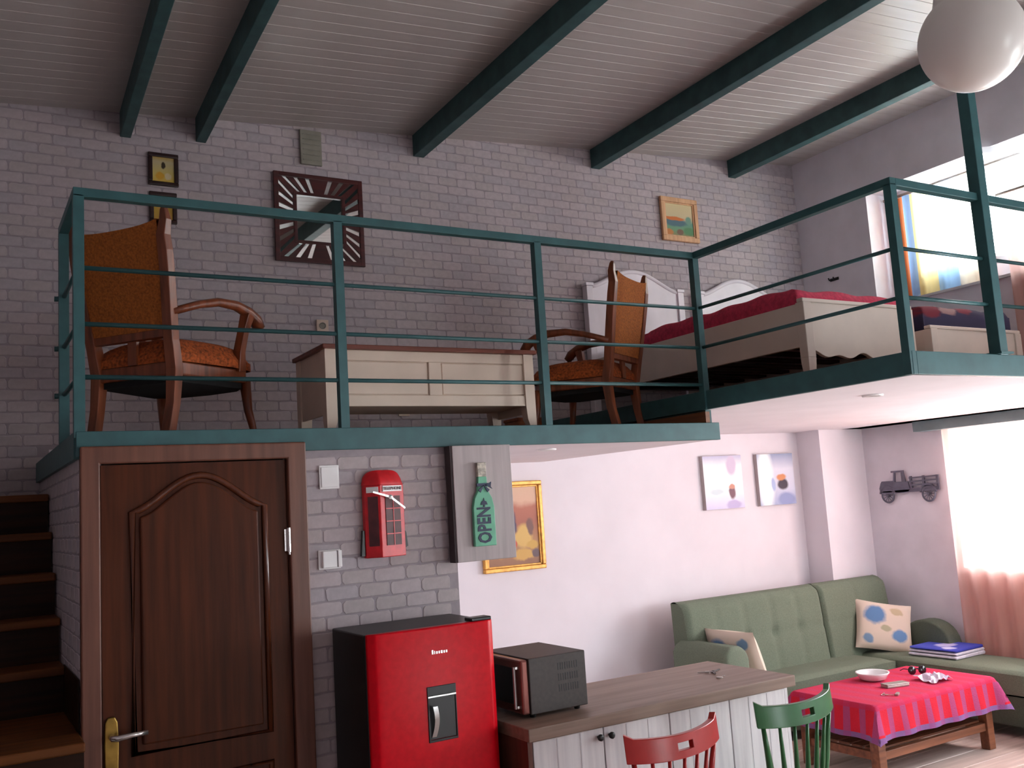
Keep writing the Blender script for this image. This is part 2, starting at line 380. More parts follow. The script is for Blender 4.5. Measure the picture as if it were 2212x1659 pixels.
cp = b.mesh('ceiling_plank'); cp.materials.append(M_CEIL)
y = YN
while y < YB-.02:
    o = bpy.data.objects.new('ceiling_plank', cp); COL.objects.link(o); o.parent = ce; o.location = (0, y, 0); y += .1
for i, (bx, lab) in enumerate(((.895, 'leftmost teal ceiling beam above the stair'), (1.335, 'second teal ceiling beam from the left'), (2.83, 'middle teal ceiling beam, third from the left'), (4.37, 'fourth teal ceiling beam from the left'), (5.835, 'rightmost teal ceiling beam, behind the globe lamp'))):
    h = .155; wd = .082 if i > 1 else .062; shear = .026 if i > 1 else .045
    bb = B(bx-wd/2, bx+wd/2, YN, YB-.001, zc(bx)-h, zc(bx)+.005)
    bb.v = [(p[0]+shear*(p[1]-YB), p[1], p[2]) for p in bb.v]
    struct('trim_%d' % (i+1), bb, M_TEALB, lab, 'beam', bevel=.004)

# ------------------------------------------------------------------ walls
def wall_x(name, x0, x1, y0, y1, z0, z1, holes, mt, lab):
    """a wall slab of constant x with rectangular holes (y0,y1,z0,z1)"""
    mb = MB(); ys = sorted({y0, y1} | {h for q in holes for h in q[:2]}); zs = sorted({z0, z1} | {h for q in holes for h in q[2:]})
    for a, c in zip(ys, ys[1:]):
        run = None
        for d, f in zip(zs, zs[1:]):
            solid = not any(q[0] <= (a+c)/2 <= q[1] and q[2] <= (d+f)/2 <= q[3] for q in holes)
            if solid: run = (run[0] if run else d, f)
            if (not solid or f == zs[-1]) and run:
                mb.box(x0, x1, a, c, run[0], run[1]); run = None
    return struct(name, mb, mt, lab)
W1 = (2.6, 5.05, 3.2, 4.19); W2 = (1.3, 4.72, 1.08, 2.2); W3 = (-1.0, .6, .9, 2.2)
wall_x('wall_right', XR, XR+.25, YN, YB+.1, 0, RS, [W2, W3], M_LILAC, 'plain grey lilac right wall of the lower room with the curtained window')
W1B = (2.6, 4.80, 3.42, 4.17)
wall_x('wall_recess', XU+.26, XU+.42, W1[0]-.02, YB, W1[2]-.1, W1[3]+.1, [W1B], M_WHITE, 'white back of the upper window recess')
wall_x('wall_right_upper', XU, XU+.26, YN, YB+.1, RS+.0, 4.70, [W1], M_LILAC, 'plain grey right wall above the loft with the deep window recess')
struct('wall_left', B(XL-.12, XL, YN, YB+.1, 0, 4.4), M_MORTAR, 'lilac grey left wall of the stairwell')
nw = MB(); nw.box(XL, 4.4, YN-.15, YN, 0, 4.8); nw.box(5.2, XR+.3, YN-.15, YN, 0, 4.8); nw.box(4.4, 5.2, YN-.15, YN, 2.3, 4.8); nw.box(4.4, 5.2, YN-.15, YN, 0, .2)
struct('wall_near', nw, M_WHITE, 'wall behind the viewer with a tall window')
struct('wall_back_lower', B(.48, XR+.3, YB, YB+.12, 0, RS), M_WHITE, 'white lower back wall behind the green sofa')
wb = struct('wall_back', MB().box(XL, XR+.3, YB, YB+.12, RS, 4.8).box(XL, .48, YB, YB+.12, 0, RS), M_MORTAR, 'upper back wall of white brick above the loft')
wf = struct('wall_front', MB().box(.48, .51, YF, YF+.1, 0, ZS).box(1.225, 2.03, YF, YF+.1, 0, ZS).box(.51, 1.225, YF, YF+.1, 2.05, ZS), M_MORTAR, 'white brick wall beside the brown door')
ws = struct('wall_stair', B(.435, .48, YF, YB, 0, ZS), M_MORTAR, 'narrow brick wall face beside the stair')
struct('wall_pilaster', B(6.31, XR, 5.55, YB, 0, RS), M_WHITE, 'white corner pilaster behind the green sofa')
struct('wall_closet', MB().box(1.96, 2.03, YF+.1, YB, 0, ZS), M_WHITE, 'white side wall of the room behind the door')

# bricks: slightly proud, irregular outlines, shared meshes
BW, BH, JT = .150, .062, .006
BM = []
for k in range(9):
    b = MB(); hw, hh = (BW-JT)/2, (BH-JT)/2; j = lambda: random.uniform(-.004, .004)
    ol = [(-hw+.008+j(), -hh+j()/2), (j(), -hh+j()/2), (hw-.008+j(), -hh+j()/2), (hw+j()/2, -hh+.01+j()), (hw+j()/2, hh-.01+j()), (hw-.008+j(), hh+j()/2), (j(), hh+j()/2), (-hw+.008+j(), hh+j()/2), (-hw+j()/2, hh-.01+j()), (-hw+j()/2, -hh+.01+j())]
    n = len(ol)
    vs = [(x, 0, z) for x, z in ol] + [(x*.975, -.0022, z*.92) for x, z in ol]
    b.add(vs, [tuple(range(n, 2*n))] + [(i, (i+1) % n, (i+1) % n+n, i+n) for i in range(n)])
    me = b.mesh('brick'); me.materials.append(M_BRICKS[k % 3]); BM.append(me)
def bricks(parent, origin, rotz, length, z0, z1, skip=(), limit=300, key=None):
    """brick courses on a wall face; local x runs along the wall"""
    R = Matrix.Rotation(rotz, 3, 'Z'); cand = []; z = z0+BH/2; row = 0
    while z + BH/2 <= z1+.001:
        x = (BW/2 if row % 2 == 0 else 0.0)
        first = True
        while x - BW/2 < length-.01:
            a, c = max(0, x-BW/2), min(length, x+BW/2)
            if c-a > .05:
                half = (c-a) < BW*.75
                cx = (a+c)/2
                if not any(s0 < cx < s1 and t0 < z < t1 for s0, s1, t0, t1 in skip):
                    cand.append((cx, z, (c-a-JT)/(BW-JT)))
            x += BW
        z += BH; row += 1
    pos = lambda c: Vector(origin) + R @ Vector((c[0], 0, 0)) + Vector((0, 0, c[1]))
    cand.sort(key=lambda c: (key(pos(c)) if key else 0))
    st = MB(); smats = []
    for i, c in enumerate(cand):
        k = random.randrange(len(BM)); me = BM[k]
        if i < limit:
            o = bpy.data.objects.new('brick', me); COL.objects.link(o); o.parent = parent; o.location = pos(c); o.rotation_euler = (0, 0, rotz); o.scale = (c[2], 1, 1)
        else:
            st.add([pos(c) + R @ Vector((v.co.x*c[2], v.co.y, v.co.z)) for v in me.vertices], [tuple(p.vertices) for p in me.polygons]); smats += [k % 3]*len(me.polygons)
    if st.f:
        o = st.build('brick_courses', M_BRICKS, parent); o['kind'] = 'stuff'
        for p, k in zip(o.data.polygons, smats): p.material_index = k
def seen(p):
    v = p - CAM; d = v.dot(fw)
    if d < .2: return 99
    px = 1106+FPX*v.dot(rt)/d; py = 829-FPX*v.dot(up)/d
    return d + (0 if (-20 < px < 2230 and -20 < py < 1680) else 50)
bricks(wf, (1.315, YF, 0), 0, .715, .004, ZS, key=seen)
bricks(ws, (.435, YB, 0), -PI/2, YB-YF, .9, ZS, key=seen, limit=200)
bricks(wb, (XL, YB, 0), 0, XU-XL, 1.9, 4.62, key=lambda p: seen(p) + (30 if p.z > zc(p.x)-.02 else 0), skip=[(1.48, 8, 0, RS+.02)])

# ------------------------------------------------------------------ loft slabs and teal edges
ls = struct('floor_loft', B(.48, 3.695, YF+.012, YB, ZS, ZL-.012), M_SOFFIT, 'loft slab with white underside above the kitchen', 'floor')
for k in range(17):
    x0 = .44+k*.19
    B(x0, min(x0+.187, 3.62), YF+.03, YB, ZL-.012, ZL).build('floor_board', M_LOFTW, ls)
rs = struct('floor_loft_raised', B(3.66, XR, 2.66, YB, RS, RT-.012), M_SOFFIT, 'raised loft slab with white underside above the sofa', 'floor')
for k in range(16):
    x0 = 3.66+k*.19
    B(x0, min(x0+.187, XU), 2.66, YB, RT-.012, RT).build('floor_board', M_LOFTW, rs)
struct('trim_6', B(.42, 3.705, YF-.018, YF+.012, ZS-.002, ZL+.004), M_TEAL, 'teal steel edge along the front of the loft', 'trim', bevel=.003)
struct('trim_7', B(.415, .435, YF+.012, YB-.01, ZS-.01, ZL+.004), M_TEAL, 'teal steel edge of the loft beside the stair', 'trim')
struct('trim_8', B(3.63, 3.66, 2.63, YB-.001, RS-.001, RT+.004), M_TEAL, 'teal left edge of the raised loft section', 'trim', bevel=.003)
struct('trim_9', B(3.66, XU, 2.63, 2.66, RS-.001, RT+.004), M_TEAL, 'teal front edge of the raised loft section', 'trim', bevel=.003)
struct('trim_10', B(3.625, 3.655, YF+.0, YB, ZL, RS-.012), M_LOFTW, 'brown wooden skirting at the step of the loft', 'trim')
struct('wall_riser', B(3.655, 3.695, YF+.03, YB, ZL, RS), M_TEALB, 'low riser under the raised loft section')

# ------------------------------------------------------------------ staircase
t = thing('staircase', 'dark brown wooden staircase rising at the left beside the door', 'staircase', (-.25, 3.0, 0))
steps = [(2.62, .135), (2.82, .32), (3.02, .505), (3.22, .69), (3.42, .875), (3.80, 1.06), (4.47, 1.245), (4.66, 1.43), (4.85, 1.615), (5.03, 1.80), (5.20, 1.985)]
for i, (yy, zz) in enumerate(steps):
    yn = steps[i+1][0] if i+1 < len(steps) else YB-.03
    B(XL+.01, .427, yy-.03, yn+.01, zz-.035, zz).build('tread', M_TREAD, t, bevel=.006)
    B(XL+.02, .425, yy, yy+.018, max(zz-.185, 0), zz-.035).build('riser', M_STAIR, t)
MB().prism([(YF+.0, 1.06), (4.47, 1.06), (4.47, 1.25), (YF+.0, 1.25)], .4235, .4275, 'yz').build('skirting', M_STAIR, t)
poly = [(2.6, 0)] + [(yy, zz-.04) for yy, zz in steps] + [(YB-.05, 1.9), (YB-.05, 1.6), (3.0, 0)]
MB().prism(poly, XL+.012, XL+.04, 'yz').build('stringer', M_STAIR, t)

# ------------------------------------------------------------------ door
d = thing('door_1', 'brown wooden door with an arched panel under the loft', 'door', (.87, YF, 0), kind='structure')
c = MB().prism([(.432, 0), (.502, 0), (.502, 2.046), (1.233, 2.046), (1.233, 0), (1.315, 0), (1.315, 2.114), (.432, 2.114)], YF-.04, YF-.001, 'xz')
c.build('casing', M_CASE, d, bevel=.006)
B(.506, 1.229, YF-.018, YF+.02, .006, 2.041).build('door_leaf', M_DOOR, d)
def arch(x0, x1, z0, zs, h, n=22):
    pts = [(x0, z0), (x1, z0)]
    for i in range(n+1):
        u = i/n; k = (0.5-.5*cos(2*PI*u))**.8
        pts.append((x1+(x0-x1)*u, zs+h*k))
    return pts
ol = arch(.617, 1.135, .95, 1.855, .135)
MB().prism([(.645+(x-.617)*.89, .98+(z-.95)*.945) for x, z in ol], YF-.03, YF-.016, 'xz').build('raised_panel', M_DOOR, d, bevel=.012)
MB().tube([(x, YF-.02, z) for x, z in ol], .014, 8, closed=True).build('panel_moulding', M_MOULD, d, smooth=True)
MB().prism([(.645, .2), (1.107, .2), (1.107, .8), (.645, .8)], YF-.03, YF-.016, 'xz').build('raised_panel', M_DOOR, d, bevel=.012)
MB().tube([(.617, YF-.02, .17), (1.135, YF-.02, .17), (1.135, YF-.02, .83), (.617, YF-.02, .83)], .014, 8, closed=True).build('panel_moulding', M_MOULD, d, smooth=True)
hp = MB().prism([(.535-.022, .86), (.535+.022, .86), (.535+.026, 1.0), (.535+.022, 1.08), (.535+.012, 1.10), (.535-.012, 1.10), (.535-.022, 1.08), (.535-.026, 1.0)], YF-.03, YF-.016, 'xz')
h = hp.build('handle_plate', M_BRASS, d, bevel=.004); h['label'] = 'aged brass handle plate'
MB().tube([(.535, YF-.02, 1.03), (.535, YF-.07, 1.03), (.55, YF-.08, 1.03), (.60, YF-.082, 1.035), (.655, YF-.078, 1.035)], [.012, .012, .012, .010, .009], 10).build('lever', M_STEEL, h, smooth=True)
hg = MB().tube([(1.231, YF-.032, 1.655), (1.231, YF-.032, 1.755)], .008, 10).tube([(1.231, YF-.032, 1.645), (1.231, YF-.032, 1.655)], .006, 8).box(1.214, 1.231, YF-.026, YF-.019, 1.66, 1.75)
g = hg.build('hinge', M_STEEL, d); g['label'] = 'bright steel hinge'

# ------------------------------------------------------------------ windows
def window(name, x, y0, y1, z0, z1, lab, nm=2, sash=None):
    """frame in the plane x, panes and mullions"""
    w_ = thing(name, lab, 'window', (x, (y0+y1)/2, z0), kind='structure')
    f = .05
    MB().box(x, x+.06, y0, y1, z0, z0+f).box(x, x+.06, y0, y1, z1-f, z1).box(x, x+.06, y0, y0+f, z0+f, z1-f).box(x, x+.06, y1-f, y1, z0+f, z1-f).build('window_frame', M_FRAMEW, w_, bevel=.004)
    ys = [y0+f+(y1-y0-2*f)*i/nm for i in range(nm+1)]
    for i in range(1, nm): B(x, x+.06, ys[i]-.03, ys[i]+.03, z0+f, z1-f).build('mullion', M_FRAMEW, w_)
    for i in range(nm):
        if sash == i: continue
        B(x+.025, x+.031, ys[i]+(.03 if i else 0), ys[i+1]-(.03 if i < nm-1 else 0), z0+f, z1-f).build('pane', M_GLASS, w_)
    return w_
w1 = window('window_1', 6.90, *W1B, 'bright upper window in the deep recess above the loft', 2)
# one sash stands open into the room
sh = MB(); Ls = .50
for (a, b_, c_, e_) in ((0, Ls, 0, .05), (0, Ls, .82, .87), (0, .05, .05, .82), (Ls-.05, Ls, .05, .82)): sh.box(-b_, -a, -.02, .02, c_, e_)
sh.xf(Matrix.Translation((6.87, 3.72, 3.30)) @ Matrix.Rotation(math.radians(-31), 4, 'Z'))
so = sh.build('open_sash', M_FRAMEW, w1, bevel=.004)
gp = MB().box(-Ls+.05, -.05, -.003, .003, .05, .82).xf(Matrix.Translation((6.87, 3.72, 3.30)) @ Matrix.Rotation(math.radians(-31), 4, 'Z'))
gp.build('pane', M_GLASS, so)
B(XU-.02, XU+.26, W1[0], W1[1], W1[2], W1[2]+.02).build('window_sill', M_FRAMEW, w1)
window('window_2', 7.03, *W2, 'bright lower window behind the pink curtain', 3)
window('window_3', 7.03, *W3, 'side window nearer the viewer', 2)
w4 = thing('window_4', 'tall window behind the viewer', 'window', (4.8, YN-.1, .2), kind='structure')
MB().box(4.4, 5.2, YN-.12, YN-.06, .2, .26).box(4.4, 5.2, YN-.12, YN-.06, 2.24, 2.3).box(4.4, 4.46, YN-.12, YN-.06, .26, 2.24).box(5.14, 5.2, YN-.12, YN-.06, .26, 2.24).build('window_frame', M_FRAMEW, w4)
B(4.46, 5.14, YN-.093, YN-.087, .26, 2.24).build('pane', M_GLASS, w4)

# ------------------------------------------------------------------ curtains
def curtain(name, x, y0, y1, z0, z1, amp, waves, mt, lab, ny=140, gather=0):
    def fn(u, v):
        yy = y0+(y1-y0)*u; k = .5+.5*v
        return (x + amp*k*sin(2*PI*waves*u + .8*sin(5*u)) + .25*amp*sin(17*u*PI), yy + gather*(v**2)*(1 if u > .5 else 0)*0, z1+(z0-z1)*v)
    o = MB().grid(fn, ny, 10).build(name, mt, smooth=True, base=(x, (y0+y1)/2, z0))
    return tag(o, lab, 'curtain')
curtain('curtain', 6.80, 3.5, 4.74, .30, 2.165, .025, 9, M_CURT, 'pink sheer curtain over the lower window beside the sofa')
tag(MB().box(6.70, XR-.002, 1.1, 4.93, 2.165, 2.248).build('curtain_pelmet', M_PELM, base=(6.78, 3.8, 2.165), bevel=.004), 'grey teal pelmet board above the pink curtain', 'pelmet')
curtain('curtain', 6.80, 4.12, 5.0, 3.235, 4.12, .02, 6, M_STRIPE, 'striped sheer curtain in the upper window recess')
tag(MB().tube([(6.80, 2.62, 4.135), (6.80, 5.03, 4.135)], .012, 10).build('curtain_rod', M_TIN, base=(6.8, 3.8, 4.135), smooth=True), 'thin grey curtain rod in the upper window recess', 'rod')
tag(MB().tube([(6.54, 2.72, 3.80), (6.54, 3.90, 3.80)], .010, 10).box(6.535, XU-.001, 2.80, 2.815, 3.795, 3.805).box(6.535, XU-.001, 3.82, 3.835, 3.795, 3.805).build('curtain_rod', M_TIN, base=(6.54, 3.3, 3.80)), 'thin curtain rod carrying the pink upper curtain', 'rod')
curtain('curtain', 6.54, 2.75, 3.86, 2.42, 3.79, .018, 9, M_CURT, 'pink sheer curtain hanging right of the upper window recess')

# ------------------------------------------------------------------ railing
t = thing('railing', 'teal steel railing with thin bars along the loft edge', 'railing', (2.0, YF-.02, ZL))
yr = 3.955; PX = [.434, 1.508, 2.578]
for x in PX: B(x-.02, x+.02, yr-.0, yr+.04, ZL-.02, 3.115).build('post', M_TEAL, t)
B(.414, .454, 4.50, 4.54, ZL-.02, 3.115).build('post', M_TEAL, t)
B(3.617, 3.657, yr, yr+.04, RT-.1, 3.115).build('post', M_TEAL, t)
B(3.617, 3.657, 2.632, 2.672, RT-.1, 3.115).build('post', M_TEAL, t)
RZ = (2.823, 2.598, 2.388); yc = yr+.02
B(.414, 3.657, yr, yr+.04, 3.108, 3.145).build('top_rail', M_TEAL, t, bevel=.003)
B(.414, .454, yr+.04, 4.54, 3.108, 3.145).build('top_rail', M_TEAL, t, bevel=.003)
B(3.617, 3.657, 2.632, yr, 3.108, 3.145).build('top_rail', M_TEAL, t, bevel=.003)
for xa, xb in ((3.657, 4.264), (4.326, XU-.001)): B(xa, xb, 2.632, 2.672, 3.108, 3.145).build('top_rail', M_TEAL, t, bevel=.003)
for z in RZ:
    MB().tube([(.434, yc, z), (3.637, yc, z)], .0095, 8).build('bar', M_TEAL, t, smooth=True)
    MB().tube([(.434, yc, z), (.434, 4.52, z)], .0095, 8).build('bar', M_TEAL, t, smooth=True)
    MB().tube([(.434, 4.535, z), (.41, 4.56, z-.0), (.40, 4.56, z)], .012, 8).build('bar_end', M_TEAL, t, smooth=True)
for z in RZ[:2]:
    MB().tube([(3.637, 2.652, z), (3.637, yc, z)], .0095, 8).build('bar', M_TEAL, t, smooth=True)
    for xa, xb in ((3.637, 4.264), (4.326, XU-.001)): MB().tube([(xa, 2.652, z), (xb, 2.652, z)], .0095, 8).build('bar', M_TEAL, t, smooth=True)
xc_ = 4.295
po = MB().box(xc_-.03, xc_+.03, 2.615, 2.675, RT-.0, zc(xc_)-.0)
t = thing('support_post', 'thick teal steel post rising from the raised loft edge to the ceiling', 'post', (xc_, 2.645, RT))
po.build('shaft', M_TEAL, t, bevel=.003); B(xc_-.05, xc_+.05, 2.60, 2.69, RT+.004, RT+.014).build('foot_plate', M_TEAL, t)

# ------------------------------------------------------------------ pendant globe
gd = rt*((2099-1106)/FPX) - up*((88-829.5)/FPX) + fw
gc = CAM + gd*2.8; GR = .148
t = thing('pendant_lamp', 'white opal glass globe lamp with a wide neck hanging at top right', 'lamp', tuple(gc))
prof = []
for i in range(28):
    a = -PI/2 + (PI*.5+.86)*i/27; prof.append((max(.001, GR*cos(a)), GR*sin(a)))
r_, z_ = prof[-1]
for k in range(1, 9): u = k/8; prof.append((r_-(r_-.078)*(1-(1-u)**2), z_+.16*u))
MB().lathe(prof, gc, 48).build('globe', M_GLOBE, t, smooth=True)
zt = gc.z+prof[-1][1]
MB().lathe([(.05, 0), (.085, .005), (.085, .05), (.02, .075)], (gc.x, gc.y, zt), 24).build('fitting', M_SILVER, t, smooth=True)
MB().tube([(gc.x, gc.y, zt+.07), (gc.x, gc.y, zc(gc.x)-.03)], .005, 8).build('cord', M_CORD, t)
MB().lathe([(.055, 0), (.055, .02), (.02, .032)], (gc.x, gc.y, zc(gc.x)-.035), 24).build('ceiling_rose', M_WPLAST, t)
# ------------------------------------------------------------------ recessed spots
for (x, y, z, lab) in ((4.224, 3.326, RS, 'round white recessed spotlight under the raised loft'), (2.81, 4.36, ZS, 'small white recessed spotlight under the main loft slab')):
    t = thing('ceiling_spot', lab, 'light', (x, y, z))
    MB().lathe([(.035, -.004), (.05, -.010), (.055, -.006), (.055, 0), (.035, 0)], (x, y, z), 28, cap=False).build('bezel', M_WPLAST, t, smooth=True)
    MB().lathe([(.001, -.003), (.035, -.003)], (x, y, z), 28, cap=False).build('lens', M_TIN, t)
# ------------------------------------------------------------------ fridge
FX0, FX1, FY0, FY1, FZ = 1.405, 1.965, 3.53, 3.945, 1.322
t = thing('fridge', 'red fridge with black sides and a water dispenser beside the door', 'fridge', (1.685, 3.74, 0))
B(FX0, FX1, FY0+.05, FY1, .03, FZ).build('cabinet', M_BLACKM, t, bevel=.006)
dr = MB(); n = 20
def fd(u): return FY0+.008*(2*u-1)**2*1.0 + (.02*max(0, abs(2*u-1)-.93)/.07)
pts = [(FX0+(FX1-FX0)*i/n, fd(i/n)) for i in range(n+1)]
poly = pts + [(FX1, FY0+.045), (FX0, FY0+.045)]
dd = dr.prism(poly, .06, FZ+.004, 'xy').build('door', M_RED, t, bevel=.006, seg=3)
dx0, dx1 = 1.638, 1.766
MB().box(dx0, dx1, FY0-.004, FY0+.012, 1.062, 1.098).box(dx0, dx0+.008, FY0-.004, FY0+.012, .893, 1.062).box(dx1-.006, dx1, FY0-.004, FY0+.012, .893, 1.062).box(dx0, dx1, FY0-.004, FY0+.012, .885, .895).box(dx0+.008, dx1-.006, FY0-.001, FY0+.006, .895, 1.062).build('water_dispenser', M_BLACK, dd, bevel=.002)
B(dx0+.002, dx1-.002, FY0-.006, FY0-.003, 1.056, 1.062).build('dispenser_trim', M_SILVER, dd)
lv = MB().grid(lambda u, v: (dx0+.012+.02*v + .008*sin(PI*u), FY0-.004-.022*sin(PI*u*.55), .905+.12*u), 10, 4)
lv.build('dispenser_lever', M_SILVER, dd, smooth=True)
nb = MB(); x = 1.667
for k, (wd_, hh) in enumerate(((.007, .016), (.004, .012), (.007, .010), (.006, .010), (.008, .011), (.006, .010), (.007, .010))):
    nb.box(x, x+wd_, FY0-.003, FY0+.004, 1.222, 1.222+hh); x += wd_+.004
nb.build('badge', M_SILVER, dd)
B(1.86, 1.955, FY0+.012, FY0+.075, FZ+.003, FZ+.018).build('hinge_cover', M_BLACK, t, bevel=.004)
for x in (FX0+.05, FX1-.05):
    for y in (FY0+.1, FY1-.05): MB().lathe([(.02, 0), (.02, .032)], (x, y, 0), 12).build('foot', M_BLACK, t)

# ------------------------------------------------------------------ wall plates and things on the brick wall
def plate(name, lab, cat, x0, x1, y, z0, z1, mt=M_WPLAST, group=None): 
    t = thing(name, lab, cat, ((x0+x1)/2, y, z0), group); B(x0, x1, y-.012, y-.0055, z0, z1).build('plate', mt, t, bevel=.003); return t
BF = YF-.0055
t = plate('switch_plate', 'blank white square plate on the brick wall right of the door top', 'plate', 1.379, 1.469, YF, 1.909, 2.012)
B(1.387, 1.461, YF-.016, YF-.012, 1.917, 2.004).build('cover', M_WPLAST, t, bevel=.002)
t = plate('light_switch', 'white light switch box on the brick wall level with the door hinge', 'switch', 1.362, 1.462, YF, 1.568, 1.65)
B(1.376, 1.44, YF-.03, YF-.012, 1.574, 1.646).build('rocker', M_WPLAST, t, bevel=.004); B(1.443, 1.46, YF-.034, YF-.012, 1.574, 1.646).build('rocker', M_WPLAST, t, bevel=.003)

# telephone box wall clock
t = thing('wall_clock', 'red tin telephone box shaped wall clock above the fridge', 'clock', (1.68, BF, 1.585))
xl, xm, xr = 1.571, 1.630, 1.768; yb = BF-.002; ym = BF-.07
def tri(z0, z1, top=False): return MB().prism([(xl, yb), (xl, yb-.028), (xm, ym), (xr-.012, yb-.035), (xr-.012, yb)], z0, z1, 'xy')
bd = tri(1.60, 1.915).build('clock_body', M_PHONE, t, bevel=.003)
dome = MB(); nn = 14
def dp(u, v):
    x = xl-.002+(xr-.01-xl)*u; prof_ = (max(0, 1-(2*u-1)**4))**.5
    if u < .33: yv = yb-.028+(ym-yb+.028)*(u/.33)
    else: yv = ym+(yb-.035-ym)*((u-.33)/.67)
    zt_ = 1.915+.066*prof_*(1 if v > .01 else 0)*v
    return (x, yb+(yv-yb)*(1-.55*v*v), zt_)
dome.grid(dp, 24, 8)
k0 = len(dome.v)
dome.grid(lambda u, v: (dp(u, 1)[0], dp(u, 1)[1]*(1-v)+yb*v, dp(u, 1)[2]), 24, 2)
dome.build('domed_top', M_PHONE, t, smooth=True)
def face(u0, u1, z0, z1, right=True, out=.003):
    a, c = ((xm, ym), (xr-.012, yb-.035)) if right else ((xl, yb-.028), (xm, ym))
    p = [(a[0]+(c[0]-a[0])*u, a[1]+(c[1]-a[1])*u) for u in (u0, u1)]
    dx, dy = c[0]-a[0], c[1]-a[1]; L = math.hypot(dx, dy); nx, ny = dy/L*out, -dx/L*out
    return MB().prism([p[0], p[1], (p[1][0]+nx, p[1][1]+ny), (p[0][0]+nx, p[0][1]+ny)], z0, z1, 'xy')
face(.2, .82, 1.65, 1.865, True).build('window', M_PHONED, t); face(.22, .85, 1.65, 1.865, False).build('window', M_PHONED, t)
for zz in (1.70, 1.755, 1.81):
    face(.2, .82, zz-.002, zz+.002, True, .005).build('glazing_bar', M_PHONE, t)
face(.5, .53, 1.65, 1.865, True, .005).build('glazing_bar', M_PHONE, t)
sg = face(.1, .9, 1.885, 1.91, True, .004).build('sign', M_WPLAST, t); face(.15, .9, 1.882, 1.907, False, .004).build('sign', M_WPLAST, t)
def text_mesh(s, size, depth=.001, align='CENTER', font_bold=.0):
    cu = bpy.data.curves.new('lettering', 'FONT'); cu.body = s; cu.size = size; cu.extrude = depth; cu.offset = font_bold
    cu.align_x = align; cu.align_y = 'CENTER'; cu.resolution_u = 2
    ob = bpy.data.objects.new('lettering', cu); COL.objects.link(ob)
    bpy.context.view_layer.update()
    me = bpy.data.meshes.new_from_object(ob.evaluated_get(bpy.context.evaluated_depsgraph_get()))
    bpy.data.objects.remove(ob); me.name = 'lettering'; return me
def letters(me, M, mt, parent):
    mb = MB().add([M @ v.co for v in me.vertices], [tuple(p.vertices) for p in me.polygons]); return mb.build('lettering', mt, parent)
ang = math.atan2(yb-.035-ym, xr-.012-xm)
cxm, cym = (xm+xr-.012)/2, (ym+yb-.035)/2
letters(text_mesh('TELEPHONE', .019), Matrix.Translation((cxm+.006*sin(ang), cym-.006*cos(ang), 1.8975)) @ Matrix.Rotation(ang, 4, 'Z') @ Matrix.Rotation(PI/2, 4, 'X'), M_PHONED, sg)
for x0, x1, z0, z1 in ((xl-.018, xl, 1.61, 1.72), (xr-.012, xr+.006, 1.63, 1.72)):
    MB().prism([(x0, z0), (x1, z0), (x1, z1), ((x0+x1)/2, z1)] if x0 < xl else [(x0, z0), (x1, z0+.01), (x1-.006, z1-.02), (x0, z1)], yb-.02, yb, 'xz').build('side_shadow', M_BLACK, t)  # black shapes standing in for the shadow beside the clock base
hc = Vector((1.676, ym-.004, 1.86))
for a, L in ((163, .085), (-38, .085)):
    dx, dz = cos(math.radians(a)), sin(math.radians(a)); q = .0045
    P_ = [(hc.x-dz*q, hc.z+dx*q), (hc.x+dx*L-dz*q*.8, hc.z+dz*L+dx*q*.8), (hc.x+dx*L+dz*q*.8, hc.z+dz*L-dx*q*.8), (hc.x+dz*q, hc.z-dx*q)]
    MB().prism(P_, hc.y-.004, hc.y-.001, 'xz').build('hand', M_SILVER, t)
MB().lathe([(.001, 0), (.01, 0), (.01, .006), (.001, .008)], (0, 0, 0), 16).xf(Matrix.Translation((hc.x, hc.y+.002, hc.z)) @ Matrix.Rotation(PI/2, 4, 'X')).build('hand_pin', M_SILVER, t)

# hanging board and bottle sign
t = thing('hanging_board', 'tall grey wood board at the wall end carrying the bottle sign', 'board', (2.15, 3.93, 1.546))
B(1.995, 2.305, 3.895, 3.955, 1.546, 2.078).build('board', M_BOARD, t, bevel=.003)
B(1.985, 1.995, 3.90, 3.955, 1.546, 2.078).build('gap_shadow_strip', mat('gap_shadow', (70, 60, 62), .8), t)  # dark strip painting the shadow of the gap at the board's left edge
t = thing('bottle_sign', 'mint green wooden bottle sign reading OPEN on the grey board', 'sign', (2.133, 3.893, 1.61))
bx = 2.133
def bo(zs): return [(bx+wv, zv) for wv, zv in zs]
right = [(.056, 1.612), (.055, 1.79), (.046, 1.83), (.026, 1.865), (.022, 1.93)]
body = bo(right) + bo([(-a, z) for a, z in reversed(right)])
MB().prism(body, 3.872, 3.893, 'xz').build('bottle', M_MINT, t, bevel=.003)
MB().prism(bo([(.022, 1.93), (.024, 1.995), (-.024, 1.995), (-.022, 1.93)]), 3.872, 3.893, 'xz').build('bottle_top', mat('worn_cream_print', (206, 198, 184), .7, .25, 60), t, bevel=.003)
letters(text_mesh('OPEN', .064, .0012, font_bold=.0018), Matrix.Translation((bx, 3.8705, 1.708)) @ Matrix.Rotation(-PI/2, 4, 'Y') @ Matrix.Rotation(PI/2, 4, 'X') @ Matrix.Scale(1.5, 4, (0, 1, 0)), M_INK, t)
MB().prism(bo([(-.018, 1.80), (-.004, 1.80), (-.004, 1.79), (.004, 1.79), (.004, 1.80), (.018, 1.80), (.012, 1.815), (.004, 1.818), (0, 1.832), (-.004, 1.818), (-.012, 1.815)]), 3.869, 3.872, 'xz').build('emblem', M_INK, t)
rb = MB().prism(bo([(-.034, 1.885), (.034, 1.885), (.034, 1.899), (-.034, 1.899)]), 3.866, 3.874, 'xz').prism(bo([(.01, 1.89), (.04, 1.905), (.036, 1.882), (.044, 1.872)]), 3.862, 3.867, 'xz')
